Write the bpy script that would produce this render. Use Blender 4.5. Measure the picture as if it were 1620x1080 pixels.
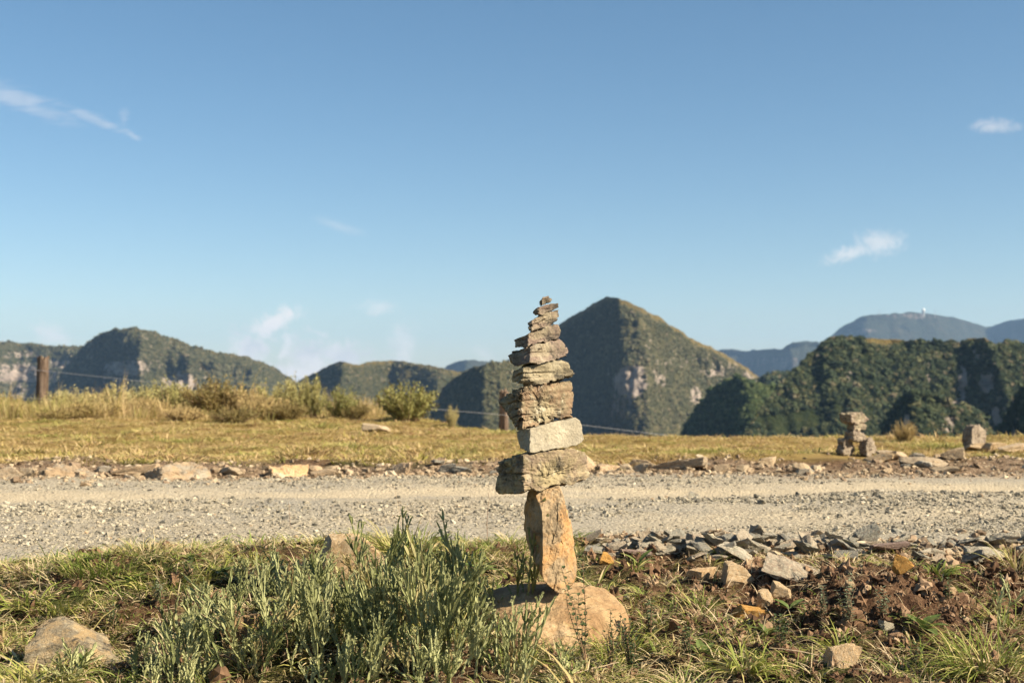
import bpy, math, random
import numpy as np
from math import radians as R

# ------------------------------------------------------------------ clear
for o in list(bpy.data.objects):
    bpy.data.objects.remove(o)
SC = bpy.context.scene
COL = SC.collection
random.seed(7)
RNG = np.random.default_rng(11)

# ------------------------------------------------------------------ camera
F = 2025.0                      # focal length in photo pixels (45 mm on 36 mm)
CAMZ = 0.65
PITCH = math.atan(70 / F)
cam_data = bpy.data.cameras.new('camera')
cam = bpy.data.objects.new('camera', cam_data)
COL.objects.link(cam)
cam.location = (0, 0, CAMZ)
cam.rotation_euler = (R(90) + PITCH, 0, 0)
cam_data.sensor_width = 36
cam_data.lens = 45
cam_data.clip_start = 0.05
cam_data.clip_end = 120000
cam_data.dof.use_dof = True
cam_data.dof.focus_distance = 3.85
cam_data.dof.aperture_fstop = 5.6
SC.camera = cam

# ------------------------------------------------------------------ light
SUN_EL = R(35)
SUN_V = np.array([0.92, -0.41]); SUN_V /= np.linalg.norm(SUN_V)   # horizontal direction towards the sun
SUN_AZ = math.atan2(SUN_V[0], SUN_V[1])                            # clockwise from +Y
world = bpy.data.worlds.new('World')
SC.world = world
world.use_nodes = True
sun_data = bpy.data.lights.new('sun', 'SUN')
sun = bpy.data.objects.new('sun', sun_data)
COL.objects.link(sun)
sun_data.energy = 5.0
sun_data.angle = R(0.53)
sun_data.color = (1.0, 0.885, 0.69)
sun.rotation_euler = (R(90) - SUN_EL, 0, math.pi - SUN_AZ)

# ------------------------------------------------------------------ colour management and engine
vs = SC.view_settings
SC.display_settings.display_device = 'sRGB'
vs.view_transform = 'Standard'
vs.look = 'None'
vs.exposure = 1.27
vs.gamma = 1.0
vs.use_curve_mapping = False
SC.render.engine = 'CYCLES'
cy = SC.cycles
cy.use_denoising = True
cy.denoiser = 'OPENIMAGEDENOISE'
cy.denoising_input_passes = 'RGB_ALBEDO_NORMAL'
cy.denoising_prefilter = 'ACCURATE'
cy.max_bounces = 5
cy.diffuse_bounces = 3
cy.glossy_bounces = 2
cy.transmission_bounces = 3
cy.volume_bounces = 0
cy.transparent_max_bounces = 6
cy.sample_clamp_indirect = 6
cy.use_adaptive_sampling = True
cy.adaptive_threshold = 0.02


# ------------------------------------------------------------------ world: Nishita sky with a few small clouds
def build_world():
    nt = world.node_tree
    for n in list(nt.nodes):
        nt.nodes.remove(n)
    def N(t, **kw):
        n = nt.nodes.new(t)
        for k, v in kw.items():
            setattr(n, k, v)
        return n
    L = nt.links.new
    def math_(op, a, b=None, c=None, clamp=False):
        n = N('ShaderNodeMath', operation=op, use_clamp=clamp)
        for i, v in enumerate((a, b, c)):
            if v is None:
                continue
            if isinstance(v, (int, float)):
                n.inputs[i].default_value = v
            else:
                L(v, n.inputs[i])
        return n.outputs[0]
    out = N('ShaderNodeOutputWorld')
    bg = N('ShaderNodeBackground')
    bg.inputs['Strength'].default_value = 0.0525
    sky = N('ShaderNodeTexSky', sky_type='NISHITA')
    sky.sun_disc = False
    sky.sun_elevation = SUN_EL
    sky.sun_rotation = SUN_AZ
    sky.altitude = 1400
    sky.air_density = 1.0
    sky.dust_density = 1.2
    sky.ozone_density = 0.9
    tc = N('ShaderNodeTexCoord')
    sep = N('ShaderNodeSeparateXYZ')
    L(tc.outputs['Generated'], sep.inputs[0])
    ysafe = math_('MAXIMUM', sep.outputs['Y'], 0.05)
    u = math_('DIVIDE', sep.outputs['X'], ysafe)
    v = math_('DIVIDE', sep.outputs['Z'], ysafe)
    comb = N('ShaderNodeCombineXYZ')
    L(u, comb.inputs[0]); L(v, comb.inputs[1])
    def noise(scale, detail=5, rough=0.55, dist=0.0, off=(0, 0, 0), sc=(1, 1, 1), rz=0):
        mp = N('ShaderNodeMapping')
        mp.inputs['Location'].default_value = off
        mp.inputs['Scale'].default_value = sc
        mp.inputs['Rotation'].default_value = (0, 0, rz)
        L(comb.outputs[0], mp.inputs['Vector'])
        n = N('ShaderNodeTexNoise')
        n.inputs['Scale'].default_value = scale
        n.inputs['Detail'].default_value = detail
        n.inputs['Roughness'].default_value = rough
        n.inputs['Distortion'].default_value = dist
        L(mp.outputs[0], n.inputs['Vector'])
        return n.outputs['Fac']
    puff = noise(70, 9, 0.7, 1.4)
    fine = noise(120, 4, 0.6, 0.3, off=(3, 1, 0))
    wisp = noise(26, 5, 0.6, 0.4, off=(5, 2, 0), sc=(1, 5, 1), rz=R(22))
    shade = noise(40, 4, 0.5, 0.2, off=(0.4, 0.012 * 3, 0))
    def ell(px, py, rx, ry, rot=0):
        # soft ellipse around a sky direction
        cx = (px - 810) / F; cyv = math.tan(math.atan((540 - py) / F) + PITCH)
        du = math_('SUBTRACT', u, cx); dv = math_('SUBTRACT', v, cyv)
        c, s = math.cos(rot), math.sin(rot)
        a = math_('ADD', math_('MULTIPLY', du, c), math_('MULTIPLY', dv, s))
        b = math_('ADD', math_('MULTIPLY', du, -s), math_('MULTIPLY', dv, c))
        a = math_('DIVIDE', a, rx / F); b = math_('DIVIDE', b, ry / F)
        d = math_('ADD', math_('MULTIPLY', a, a), math_('MULTIPLY', b, b))
        return math_('SUBTRACT', 1.0, math_('SQRT', d))
    def cloud(els, nz, gain, thr, soft, amt):
        m = els[0]
        for e in els[1:]:
            m = math_('MAXIMUM', m, e)
        m = math_('MAXIMUM', m, -1.0)
        dens = math_('ADD', m, math_('MULTIPLY', math_('SUBTRACT', nz, 0.5), gain))
        mr = N('ShaderNodeMapRange', interpolation_type='SMOOTHSTEP')
        L(dens, mr.inputs['Value'])
        mr.inputs['From Min'].default_value = thr
        mr.inputs['From Max'].default_value = thr + soft
        mr.inputs['To Max'].default_value = amt
        return mr.outputs[0]
    pf = math_('ADD', math_('MULTIPLY', puff, 0.65), math_('MULTIPLY', fine, 0.35))
    masks = [
        cloud([ell(1392, 384, 48, 26, 0.06), ell(1345, 401, 52, 15, 0.30)], pf, 2.8, -0.1, 1.1, 0.5),
        cloud([ell(488, 566, 62, 46, -0.2), ell(540, 562, 62, 26), ell(395, 552, 46, 34, -0.8), ell(430, 512, 56, 20, 0.5), ell(470, 590, 60, 26)], pf, 3.4, -0.10, 0.95, 0.85),
        cloud([ell(637, 552, 28, 48, -0.1)], pf, 3.0, -0.1, 1.0, 0.5),
        cloud([ell(597, 486, 36, 18)], pf, 3.0, 0.0, 1.0, 0.4),
        cloud([ell(82, 530, 40, 20, -0.35)], pf, 2.8, -0.1, 1.0, 0.55),
        cloud([ell(1580, 200, 50, 16)], pf, 2.3, 0.0, 1.0, 0.35),
        cloud([ell(768, 560, 30, 16, -0.4)], pf, 2.2, 0.1, 0.9, 0.30),
        cloud([ell(30, 160, 110, 26, -0.42), ell(150, 190, 90, 12, -0.40)], wisp, 2.2, 0.05, 1.1, 0.26),
        cloud([ell(192, 190, 14, 26, -0.1), ell(206, 214, 30, 8, -0.6)], wisp, 2.2, 0.1, 1.1, 0.20),
        cloud([ell(535, 358, 55, 12, -0.3)], wisp, 1.4, 0.0, 1.0, 0.16),
    ]
    tot = masks[0]
    for m in masks[1:]:
        tot = math_('ADD', tot, m)
    tot = math_('MINIMUM', tot, 0.92)
    front = N('ShaderNodeMapRange')
    L(sep.outputs['Y'], front.inputs['Value'])
    front.inputs['From Min'].default_value = 0.1; front.inputs['From Max'].default_value = 0.3
    tot = math_('MULTIPLY', tot, front.outputs[0])
    ccol = N('ShaderNodeMix', data_type='RGBA')
    sh = N('ShaderNodeMapRange')
    L(shade, sh.inputs['Value'])
    sh.inputs['From Min'].default_value = 0.25; sh.inputs['From Max'].default_value = 0.52
    L(sh.outputs[0], ccol.inputs[0])
    ccol.inputs[6].default_value = (6.0, 5.9, 5.9, 1)
    ccol.inputs[7].default_value = (9.4, 8.6, 8.0, 1)
    # cloud colours are in sky radiance units
    hsv = N('ShaderNodeHueSaturation')
    hsv.inputs['Saturation'].default_value = 1.17
    hsv.inputs['Hue'].default_value = 0.492
    hsv.inputs['Value'].default_value = 1.0
    L(sky.outputs[0], hsv.inputs['Color'])
    mix = N('ShaderNodeMix', data_type='RGBA')
    L(tot, mix.inputs[0]); L(hsv.outputs[0], mix.inputs[6]); L(ccol.outputs[2], mix.inputs[7])
    L(mix.outputs[2], bg.inputs['Color'])
    L(bg.outputs[0], out.inputs['Surface'])
build_world()


# ------------------------------------------------------------------ numeric helpers
def _hash(i, j, k, seed):
    with np.errstate(over='ignore'):
        h = (i.astype(np.int64) * 374761393 + j.astype(np.int64) * 668265263 + k.astype(np.int64) * 2147483647 + seed * 974634777) & 0xffffffff
        h = ((h ^ (h >> 13)) * 1274126177) & 0xffffffff
        h = ((h ^ (h >> 16)) * 2246822519) & 0xffffffff
        h = h ^ (h >> 15)
    return (h & 0xffffff) / float(0xffffff)

def vnoise(x, y, z=0.0, seed=0):
    x, y, z = np.broadcast_arrays(np.asarray(x, float), np.asarray(y, float), np.asarray(z, float))
    i, j, k = np.floor(x), np.floor(y), np.floor(z)
    fx, fy, fz = x - i, y - j, z - k
    fx = fx * fx * (3 - 2 * fx); fy = fy * fy * (3 - 2 * fy); fz = fz * fz * (3 - 2 * fz)
    r = 0
    for a in (0, 1):
        for b in (0, 1):
            for c in (0, 1):
                w = (fx if a else 1 - fx) * (fy if b else 1 - fy) * (fz if c else 1 - fz)
                r = r + w * _hash(i + a, j + b, k + c, seed)
    return r * 2 - 1

def fbm(x, y, z=0.0, seed=0, oct=4, gain=0.5):
    r, a = 0, 1.0
    x, y, z = np.asarray(x, float), np.asarray(y, float), np.asarray(z, float)
    for o in range(oct):
        r = r + a * vnoise(x, y, z, seed + o * 17)
        x, y, z = x * 2.03 + 3.1, y * 2.03 + 1.7, z * 2.03 + 5.3
        a *= gain
    return r

def sstep(a, b, x):
    t = np.clip((np.asarray(x, float) - a) / (b - a), 0, 1)
    return t * t * (3 - 2 * t)

def P(px, py, d):
    """world point seen at photo pixel (px, py), d metres ahead"""
    cx, cv = (px - 810) / F, (540 - py) / F
    y = math.cos(PITCH) - cv * math.sin(PITCH)
    z = math.sin(PITCH) + cv * math.cos(PITCH)
    s = d / y
    return np.array([cx * s, d, CAMZ + z * s])

def mesh_np(name, co, quads=None, tris=None, smooth=False, attrs=None):
    me = bpy.data.meshes.new(name)
    co = np.asarray(co, np.float32)
    me.vertices.add(len(co)); me.vertices.foreach_set('co', co.ravel())
    loops, starts, n = [], [], 0
    if quads is not None and len(quads):
        q = np.asarray(quads, np.int32); loops.append(q.ravel()); starts.append(np.arange(len(q)) * 4); n = len(q) * 4
    if tris is not None and len(tris):
        t = np.asarray(tris, np.int32); loops.append(t.ravel()); starts.append(n + np.arange(len(t)) * 3)
    lo = np.concatenate(loops).astype(np.int32); st = np.concatenate(starts).astype(np.int32)
    me.loops.add(len(lo)); me.loops.foreach_set('vertex_index', lo)
    me.polygons.add(len(st)); me.polygons.foreach_set('loop_start', st)
    me.polygons.foreach_set('use_smooth', np.full(len(st), smooth))
    me.update(calc_edges=True)
    for k, v in (attrs or {}).items():
        v = np.asarray(v, np.float32)
        if v.ndim == 1:
            a = me.attributes.new(k, 'FLOAT', 'POINT'); a.data.foreach_set('value', v)
        else:
            a = me.attributes.new(k, 'FLOAT_COLOR', 'POINT')
            if v.shape[1] == 3:
                v = np.concatenate([v, np.ones((len(v), 1), np.float32)], 1)
            a.data.foreach_set('color', v.ravel())
    me.validate()
    return me

def grid_quads(nu, nv):
    i = np.arange(nu - 1)[:, None] * nv + np.arange(nv - 1)[None, :]
    return np.stack([i, i + nv, i + nv + 1, i + 1], -1).reshape(-1, 4)

def link(name, data, mat=None, parent=None, loc=None, rot=None, scale=None):
    o = bpy.data.objects.new(name, data)
    COL.objects.link(o)
    if mat is not None and data is not None and not data.materials:
        data.materials.append(mat)
    if parent is not None:
        o.parent = parent
    if loc is not None: o.location = loc
    if rot is not None: o.rotation_euler = rot
    if scale is not None: o.scale = scale if hasattr(scale, '__len__') else (scale,) * 3
    return o

def tag(o, label=None, cat=None, group=None, kind=None):
    if label: o['label'] = label
    if cat: o['category'] = cat
    if group: o['group'] = group
    if kind: o['kind'] = kind
    return o


# ------------------------------------------------------------------ materials
class Mat:
    def __init__(self, name, rough=0.9, spec=0.2):
        self.m = bpy.data.materials.new(name)
        self.m.use_nodes = True
        self.nt = self.m.node_tree
        self.b = self.nt.nodes['Principled BSDF']
        self.b.inputs['Roughness'].default_value = rough
        self.b.inputs['Specular IOR Level'].default_value = spec
        self.out = self.nt.nodes['Material Output']
        self._c = None
    def N(self, t, **kw):
        n = self.nt.nodes.new(t)
        for k, v in kw.items(): setattr(n, k, v)
        return n
    def L(self, a, b): self.nt.links.new(a, b)
    def coord(self, which='Object'):
        if self._c is None: self._c = self.N('ShaderNodeTexCoord')
        return self._c.outputs[which]
    def noise(self, scale, detail=4, rough=0.6, dist=0.0, sc=None, rot=None, vec=None, off=None):
        n = self.N('ShaderNodeTexNoise')
        n.inputs['Scale'].default_value = scale; n.inputs['Detail'].default_value = detail
        n.inputs['Roughness'].default_value = rough; n.inputs['Distortion'].default_value = dist
        v = vec or self.coord()
        if sc or rot or off is not None:
            mp = self.N('ShaderNodeMapping')
            if sc: mp.inputs['Scale'].default_value = sc
            if rot: mp.inputs['Rotation'].default_value = rot
            if off is not None: mp.inputs['Location'].default_value = off
            self.L(v, mp.inputs[0]); v = mp.outputs[0]
        self.L(v, n.inputs['Vector'])
        return n.outputs['Fac']
    def voro(self, scale, feature='F1', out='Distance', vec=None, rnd=1.0):
        n = self.N('ShaderNodeTexVoronoi', feature=feature)
        n.inputs['Scale'].default_value = scale
        n.inputs['Randomness'].default_value = rnd
        self.L(vec or self.coord(), n.inputs['Vector'])
        return n.outputs[out]
    def ramp(self, fac, stops, interp='LINEAR'):
        n = self.N('ShaderNodeValToRGB')
        n.color_ramp.interpolation = interp
        e = n.color_ramp.elements
        while len(e) < len(stops): e.new(0.5)
        for k, (p, c) in enumerate(stops):
            e[k].position = p
            e[k].color = (*c, 1) if hasattr(c, '__len__') else (c, c, c, 1)
        self.L(fac, n.inputs[0])
        return n.outputs[0]
    def mix(self, fac, a, b, mode='MIX'):
        n = self.N('ShaderNodeMix', data_type='RGBA', blend_type=mode)
        for i, v in ((0, fac), (6, a), (7, b)):
            if isinstance(v, (int, float)): n.inputs[i].default_value = v
            elif isinstance(v, tuple): n.inputs[i].default_value = (*v, 1)
            else: self.L(v, n.inputs[i])
        return n.outputs[2]
    def math(self, op, a, b=0.0):
        n = self.N('ShaderNodeMath', operation=op)
        for i, v in enumerate((a, b)):
            if isinstance(v, (int, float)): n.inputs[i].default_value = v
            else: self.L(v, n.inputs[i])
        return n.outputs[0]
    def attr(self, name, out='Fac'):
        n = self.N('ShaderNodeAttribute', attribute_name=name)
        return n.outputs[out]
    def rand(self):
        return self.N('ShaderNodeObjectInfo').outputs['Random']
    def color(self, c):
        if isinstance(c, tuple): self.b.inputs['Base Color'].default_value = (*c, 1)
        else: self.L(c, self.b.inputs['Base Color'])
    def bump(self, h, strength=0.5, dist=0.01):
        n = self.N('ShaderNodeBump')
        n.inputs['Strength'].default_value = strength; n.inputs['Distance'].default_value = dist
        self.L(h, n.inputs['Height']); self.L(n.outputs[0], self.b.inputs['Normal'])
    def translucent(self, amount):
        t = self.N('ShaderNodeBsdfTranslucent')
        ms = self.N('ShaderNodeMixShader'); ms.inputs[0].default_value = amount
        src = self.b.inputs['Base Color']
        if src.is_linked: self.L(src.links[0].from_socket, t.inputs['Color'])
        else: t.inputs['Color'].default_value = src.default_value
        self.L(self.b.outputs[0], ms.inputs[1]); self.L(t.outputs[0], ms.inputs[2])
        self.L(ms.outputs[0], self.out.inputs['Surface'])
        return self

def stone_mat(name, cols, accent=None, acc_amt=0.5, lichen=0.0, layer_tilt=0.0, layer=0.35, scale=1.0, per_object=0.0, bump=0.7, black=0.0):
    """weathered layered stone: base tones, coloured mineral stain, pale lichen, thin beds with crevice shade painted in"""
    m = Mat(name, 0.88, 0.25)
    n1 = m.noise(9 * scale, 6, 0.65, 0.3)
    c = m.ramp(n1, [(0.30, cols[0]), (0.5, cols[1]), (0.68, cols[2])])
    beds = m.noise(16 * scale, 4, 0.6, 0.4, sc=(1, 1, 6), rot=(0, layer_tilt, 0))
    c = m.mix(layer, c, m.ramp(beds, [(0.34, 0.12), (0.48, 0.8), (0.7, 1.05)]), 'MULTIPLY')  # dark lines along the beds put crevice shade into the stone colour
    if accent is not None:
        a = m.noise(7 * scale, 5, 0.7, 0.8, off=(3.7, 1.1, 2.2))
        c = m.mix(m.ramp(a, [(0.52 - 0.1 * acc_amt, 0.0), (0.66 - 0.1 * acc_amt, acc_amt)]), c, accent)
    if lichen:
        li = m.noise(38 * scale, 3, 0.6, 0.2, off=(9, 4, 1))
        c = m.mix(m.ramp(li, [(0.60, 0.0), (0.66, lichen)]), c, (0.54, 0.49, 0.36))
    if black:
        bl = m.noise(11 * scale, 6, 0.75, 0.6, off=(1.3, 7.7, 0.4))
        c = m.mix(m.ramp(bl, [(0.53, 0.0), (0.62, black)]), c, (0.035, 0.032, 0.026))
    grain = m.noise(140 * scale, 3, 0.7)
    c = m.mix(0.5, c, m.ramp(grain, [(0.3, 0.55), (0.7, 1.25)]), 'MULTIPLY')
    if per_object:
        c = m.mix(per_object, c, m.ramp(m.rand(), [(0, (0.42, 0.43, 0.45)), (0.3, (0.85, 0.88, 0.86)), (0.55, (1.05, 0.98, 0.84)), (0.75, (1.2, 0.95, 0.75)), (1, (1.4, 1.36, 1.25))]), 'MULTIPLY')
    m.color(c)
    m.bump(m.math('ADD', m.math('MULTIPLY', beds, min(0.6, layer * 1.8)), m.noise(70 * scale, 5, 0.7)), bump, 0.006 / scale)
    return m.m


# ------------------------------------------------------------------ terrain shape
def crest(x, y):
    """distance at which the plateau starts to fall away, by bearing"""
    a = x / np.maximum(y, 1.0) * F + 810
    return np.interp(a, [-800, 0, 500, 620, 720, 900, 1100, 1300, 1500, 1700, 2400], [30, 28, 25.5, 23, 19.5, 16.3, 15.6, 15.6, 15.6, 15.8, 17])

def near_edge(x):
    b = np.interp(x, [-8, -1.9, -1.45, -0.8, 0.2, 1.2, 2.2, 8], [4.75, 4.7, 5.1, 5.3, 5.25, 5.2, 5.3, 5.4])
    return b + 0.10 * vnoise(x * 1.7, 0, 0, 5) + 0.04 * vnoise(x * 6, 0, 0, 6)

def far_edge(x):
    b = np.interp(x, [-9, -4, 0, 2, 4, 9], [9.2, 9.2, 9.7, 9.7, 9.9, 10.2])
    return b + 0.15 * vnoise(x * 0.9, 3, 0, 8) + 0.06 * vnoise(x * 4, 2, 0, 9)

MOUND = None
def H(x, y):
    x, y = np.asarray(x, float), np.asarray(y, float)
    ne, fe = near_edge(x), far_edge(x)
    r = np.hypot(x, y)
    # verge falling from the road towards the camera
    z = -0.16 * sstep(5.0, 3.0, y) - 0.02 * sstep(3.0, 1.0, y)
    loc = sstep(60, 20, r)
    verge = sstep(0.25, -0.05, y - ne) * loc
    z = z + verge * (0.045 * fbm(x * 1.6, y * 1.6, 0, 21, 3) + 0.028 * fbm(x * 7, y * 7, 0, 22, 3) + 0.012 * fbm(x * 24, y * 24, 0, 24, 2))
    # earth mound on the right of the verge and a hummock under the leafy plants
    z = z + 0.085 * np.exp(-(((x - 1.17) / 0.27) ** 2 + ((y - 4.02) / 0.30) ** 2)) * (1 + 0.5 * fbm(x * 9, y * 9, 0, 31, 3))
    z = z + 0.05 * np.exp(-(((x + 0.35) / 0.5) ** 2 + ((y - 3.9) / 0.5) ** 2))
    z = z + 0.05 * np.exp(-(((x + 1.3) / 0.35) ** 2 + ((y - 4.5) / 0.25) ** 2))
    # sunk bed under the road
    road = sstep(-0.05, 0.2, y - ne) * sstep(0.1, -0.25, y - fe)
    z = z - 0.06 * road
    # rubble bank and field
    bank = sstep(-0.15, 0.6, y - fe)
    z = z + bank * loc * (0.05 * sstep(2.5, 0.4, y - fe) + 0.05 * fbm(x * 0.55, y * 0.55, 0, 41, 3) + 0.03 * fbm(x * 2.4, y * 2.4, 0, 42, 2))
    z = z + bank * loc * 0.03 * sstep(0.9, 0.1, y - fe) * fbm(x * 5, y * 5, 0, 44, 2)
    # slight rise of the left half of the field
    z = z + 0.10 * sstep(14, 22, y) * sstep(1.0, -3.0, x) * loc
    # the plateau edge and the valley
    t = np.maximum(0, y - crest(x, y))
    fall = 0.045 * t * t / (1 + 0.045 * t)
    z = z - np.minimum(fall, 330 + 12 * fbm(x * 0.004, y * 0.004, 0, 51, 3))
    z = z + 3.0 * sstep(40, 200, y) * fbm(x * 0.03, y * 0.03, 0, 52, 3)
    return z

_GN = (np.arange(-3.4, 3.41, 0.0125), np.arange(1.6, 6.0, 0.0125))
_GF = (np.arange(-15, 15.01, 0.06), np.arange(5.9, 31.0, 0.06))
_TN = H(*np.meshgrid(*_GN, indexing='ij')); _TF = H(*np.meshgrid(*_GF, indexing='ij'))
def Hq(x, y):
    """quick look-up of H for placing things"""
    i = np.clip(np.rint((x + 3.4) / 0.0125).astype(int), 0, len(_GN[0]) - 1); j = np.clip(np.rint((y - 1.6) / 0.0125).astype(int), 0, len(_GN[1]) - 1)
    k = np.clip(np.rint((x + 15) / 0.06).astype(int), 0, len(_GF[0]) - 1); l = np.clip(np.rint((y - 5.9) / 0.06).astype(int), 0, len(_GF[1]) - 1)
    return np.where((y < 5.95) & (np.abs(x) < 3.4), _TN[i, j], _TF[k, l])
_D = np.concatenate([np.linspace(1.8, 8, 700), np.linspace(8.02, 30, 1100)])
def ground_at(px, py):
    """ground point seen at a photo pixel"""
    cx, cv = (px - 810) / F, (540 - py) / F
    yk = math.cos(PITCH) - cv * math.sin(PITCH)
    zk = math.sin(PITCH) + cv * math.cos(PITCH)
    below = CAMZ + zk / yk * _D <= Hq(cx / yk * _D, _D)
    d = float(_D[int(np.argmax(below))]) if below.any() else 30.0
    x = cx / yk * d
    return np.array([x, d, float(Hq(np.array(x), np.array(d)))])

def mat_ground():
    m = Mat('soil_and_turf', 0.95, 0.1)
    geo = m.N('ShaderNodeNewGeometry'); pos = geo.outputs['Position']
    n1 = m.noise(3.0, 6, 0.65, vec=pos); n2 = m.noise(24, 5, 0.7, vec=pos); n3 = m.noise(0.8, 5, 0.6, vec=pos)
    soil = m.ramp(n2, [(0.28, (0.018, 0.010, 0.006)), (0.48, (0.085, 0.045, 0.025)), (0.6, (0.16, 0.095, 0.053)), (0.75, (0.28, 0.185, 0.11))])
    moss = m.ramp(n2, [(0.3, (0.014, 0.018, 0.006)), (0.55, (0.055, 0.06, 0.018)), (0.72, (0.15, 0.125, 0.05))])
    vg = m.mix(m.ramp(n1, [(0.42, 0.0), (0.58, 1.0)]), soil, moss)
    vg = m.mix(m.attr('bare'), vg, soil)
    n4 = m.noise(7, 5, 0.7, vec=pos)
    field = m.ramp(n4, [(0.28, (0.07, 0.045, 0.014)), (0.46, (0.20, 0.13, 0.04)), (0.56, (0.28, 0.20, 0.065)), (0.74, (0.15, 0.14, 0.036))])
    field = m.mix(m.ramp(n3, [(0.45, 0.0), (0.65, 0.6)]), field, (0.42, 0.29, 0.13))
    rub = m.ramp(n2, [(0.3, (0.10, 0.062, 0.038)), (0.5, (0.22, 0.15, 0.095)), (0.7, (0.36, 0.27, 0.18))])
    valley = m.ramp(m.noise(0.05, 6, 0.7, vec=pos), [(0.3, (0.018, 0.026, 0.010)), (0.6, (0.05, 0.058, 0.02)), (0.75, (0.10, 0.085, 0.04))])
    c = m.mix(m.attr('field'), vg, field)
    c = m.mix(m.attr('rubble'), c, rub)
    c = m.mix(m.attr('valley'), c, valley)
    m.color(c)
    m.bump(m.math('ADD', n2, m.noise(90, 4, 0.7, vec=pos)), 0.9, 0.02)
    return m.m

def build_ground():
    a_f = np.arange(-33, 33.01, 0.17)
    a_c = np.concatenate([np.arange(-180, -33, 7.0), a_f, np.arange(36, 180.1, 7.0), [180]])
    rr = np.concatenate([[0.0], np.linspace(0.4, 2.2, 12), np.arange(2.24, 6.0, 0.016), np.geomspace(6.05, 40, 130), np.geomspace(43, 14000, 66)])
    A, RR = np.meshgrid(np.radians(a_c), rr, indexing='ij')
    X, Y = RR * np.sin(A), RR * np.cos(A)
    Z = H(X, Y)
    ne, fe = near_edge(X), far_edge(X)
    bare = np.exp(-(((X - 1.2) / 0.5) ** 2 + ((Y - 4.0) / 0.35) ** 2)) * 1.6
    bare = np.clip(bare + sstep(0.35, 0.65, 0.5 + 0.6 * fbm(X * 2.2, Y * 2.2, 0, 61, 3)) * sstep(0.2, 0.9, X) * 0.9, 0, 1)
    field = sstep(0.25, 0.8, Y - fe + 0.25 * fbm(X * 1.5, Y * 1.5, 0, 62, 2))
    rub = sstep(-0.2, 0.1, Y - fe) * sstep(1.1, 0.35, Y - fe + 0.5 * fbm(X * 1.2, Y * 1.2, 0, 63, 3))
    val = sstep(3, 16, Y - crest(X, Y))
    me = mesh_np('ground', np.stack([X, Y, Z], -1).reshape(-1, 3), grid_quads(len(a_c), len(rr))[:, ::-1], smooth=True,
                 attrs={'bare': bare.ravel(), 'field': field.ravel(), 'rubble': rub.ravel(), 'valley': val.ravel()})
    o = link('ground', me, mat_ground()); tag(o, 'brown and mossy verge, dry meadow and valley floor', kind='structure')
build_ground()

# ------------------------------------------------------------------ gravel road
def road_z(x, y):
    ne, fe = near_edge(x), far_edge(x)
    z = -0.012 + 0.018 * fbm(x * 0.9, y * 0.9, 0, 71, 3) + 0.005 * fbm(x * 9, y * 9, 0, 72, 3)
    tr = np.exp(-((y - track_y(x)) / 0.33) ** 2) + 0.7 * np.exp(-((y - track_y(x) + 1.75) / 0.33) ** 2)
    z = z - 0.022 * tr + 0.02 * np.exp(-((y - track_y(x) + 0.8) / 0.4) ** 2)
    edge = np.minimum(y - ne, fe - y)
    return z - 0.09 * sstep(0.12, -0.2, edge) - 0.16 * sstep(5.0, 3.0, y)

def track_y(x):
    return np.interp(x, [-8, -3, 0, 3, 8], [7.55, 7.65, 8.05, 8.35, 8.6]) + 0.06 * vnoise(x * 0.8, 1, 0, 73)

def build_road():
    xs = np.concatenate([np.linspace(-400, -9, 60), np.arange(-8.9, 8.95, 0.045), np.linspace(9, 400, 60)])
    ys = np.arange(4.3, 10.9, 0.04)
    X, Y = np.meshgrid(xs, ys, indexing='ij')
    Z = road_z(X, Y)
    tr = 1.25 * np.exp(-((Y - track_y(X)) / 0.42) ** 2) + 0.5 * np.exp(-((Y - track_y(X) + 1.75) / 0.3) ** 2) * sstep(-1, 2, X)
    red = sstep(0.5, 3.5, X) * sstep(0.9, 0.1, far_edge(X) - Y) + 0.5 * sstep(0.5, 0.0, far_edge(X) - Y)
    me = mesh_np('road', np.stack([X, Y, Z], -1).reshape(-1, 3), grid_quads(len(xs), len(ys)), smooth=True,
                 attrs={'track': np.clip(tr * (0.8 + 0.5 * fbm(X * 2, Y * 5, 0, 75, 3)), 0, 1).ravel(), 'red': np.clip(red, 0, 1).ravel()})
    m = Mat('road_gravel_bed', 0.95, 0.1)
    pos = m.N('ShaderNodeNewGeometry').outputs['Position']
    n = m.noise(30, 6, 0.75, vec=pos); big = m.noise(1.2, 4, 0.6, vec=pos)
    vo = m.voro(42, 'F1', 'Color', vec=pos)
    c = m.ramp(n, [(0.28, (0.18, 0.145, 0.098)), (0.5, (0.36, 0.305, 0.22)), (0.7, (0.49, 0.42, 0.31))])
    c = m.mix(0.35, c, m.ramp(vo, [(0.1, 0.45), (0.6, 1.1)]), 'MULTIPLY')
    c = m.mix(m.ramp(big, [(0.4, 0.0), (0.65, 0.6)]), c, (0.27, 0.25, 0.21))
    sand = m.ramp(n, [(0.3, (0.375, 0.30, 0.20)), (0.6, (0.485, 0.40, 0.275))])
    c = m.mix(m.math('MULTIPLY', m.attr('track'), 0.85), c, sand)
    c = m.mix(m.math('MULTIPLY', m.attr('red'), 0.7), c, m.ramp(n, [(0.3, (0.15, 0.095, 0.06)), (0.65, (0.36, 0.25, 0.165))]))
    m.color(c)
    m.bump(m.math('ADD', n, m.math('MULTIPLY', m.voro(55, vec=pos), -0.8)), 0.9, 0.012)
    o = link('road', me, m.m); tag(o, 'pale unpaved gravel road', kind='structure')
build_road()


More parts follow.
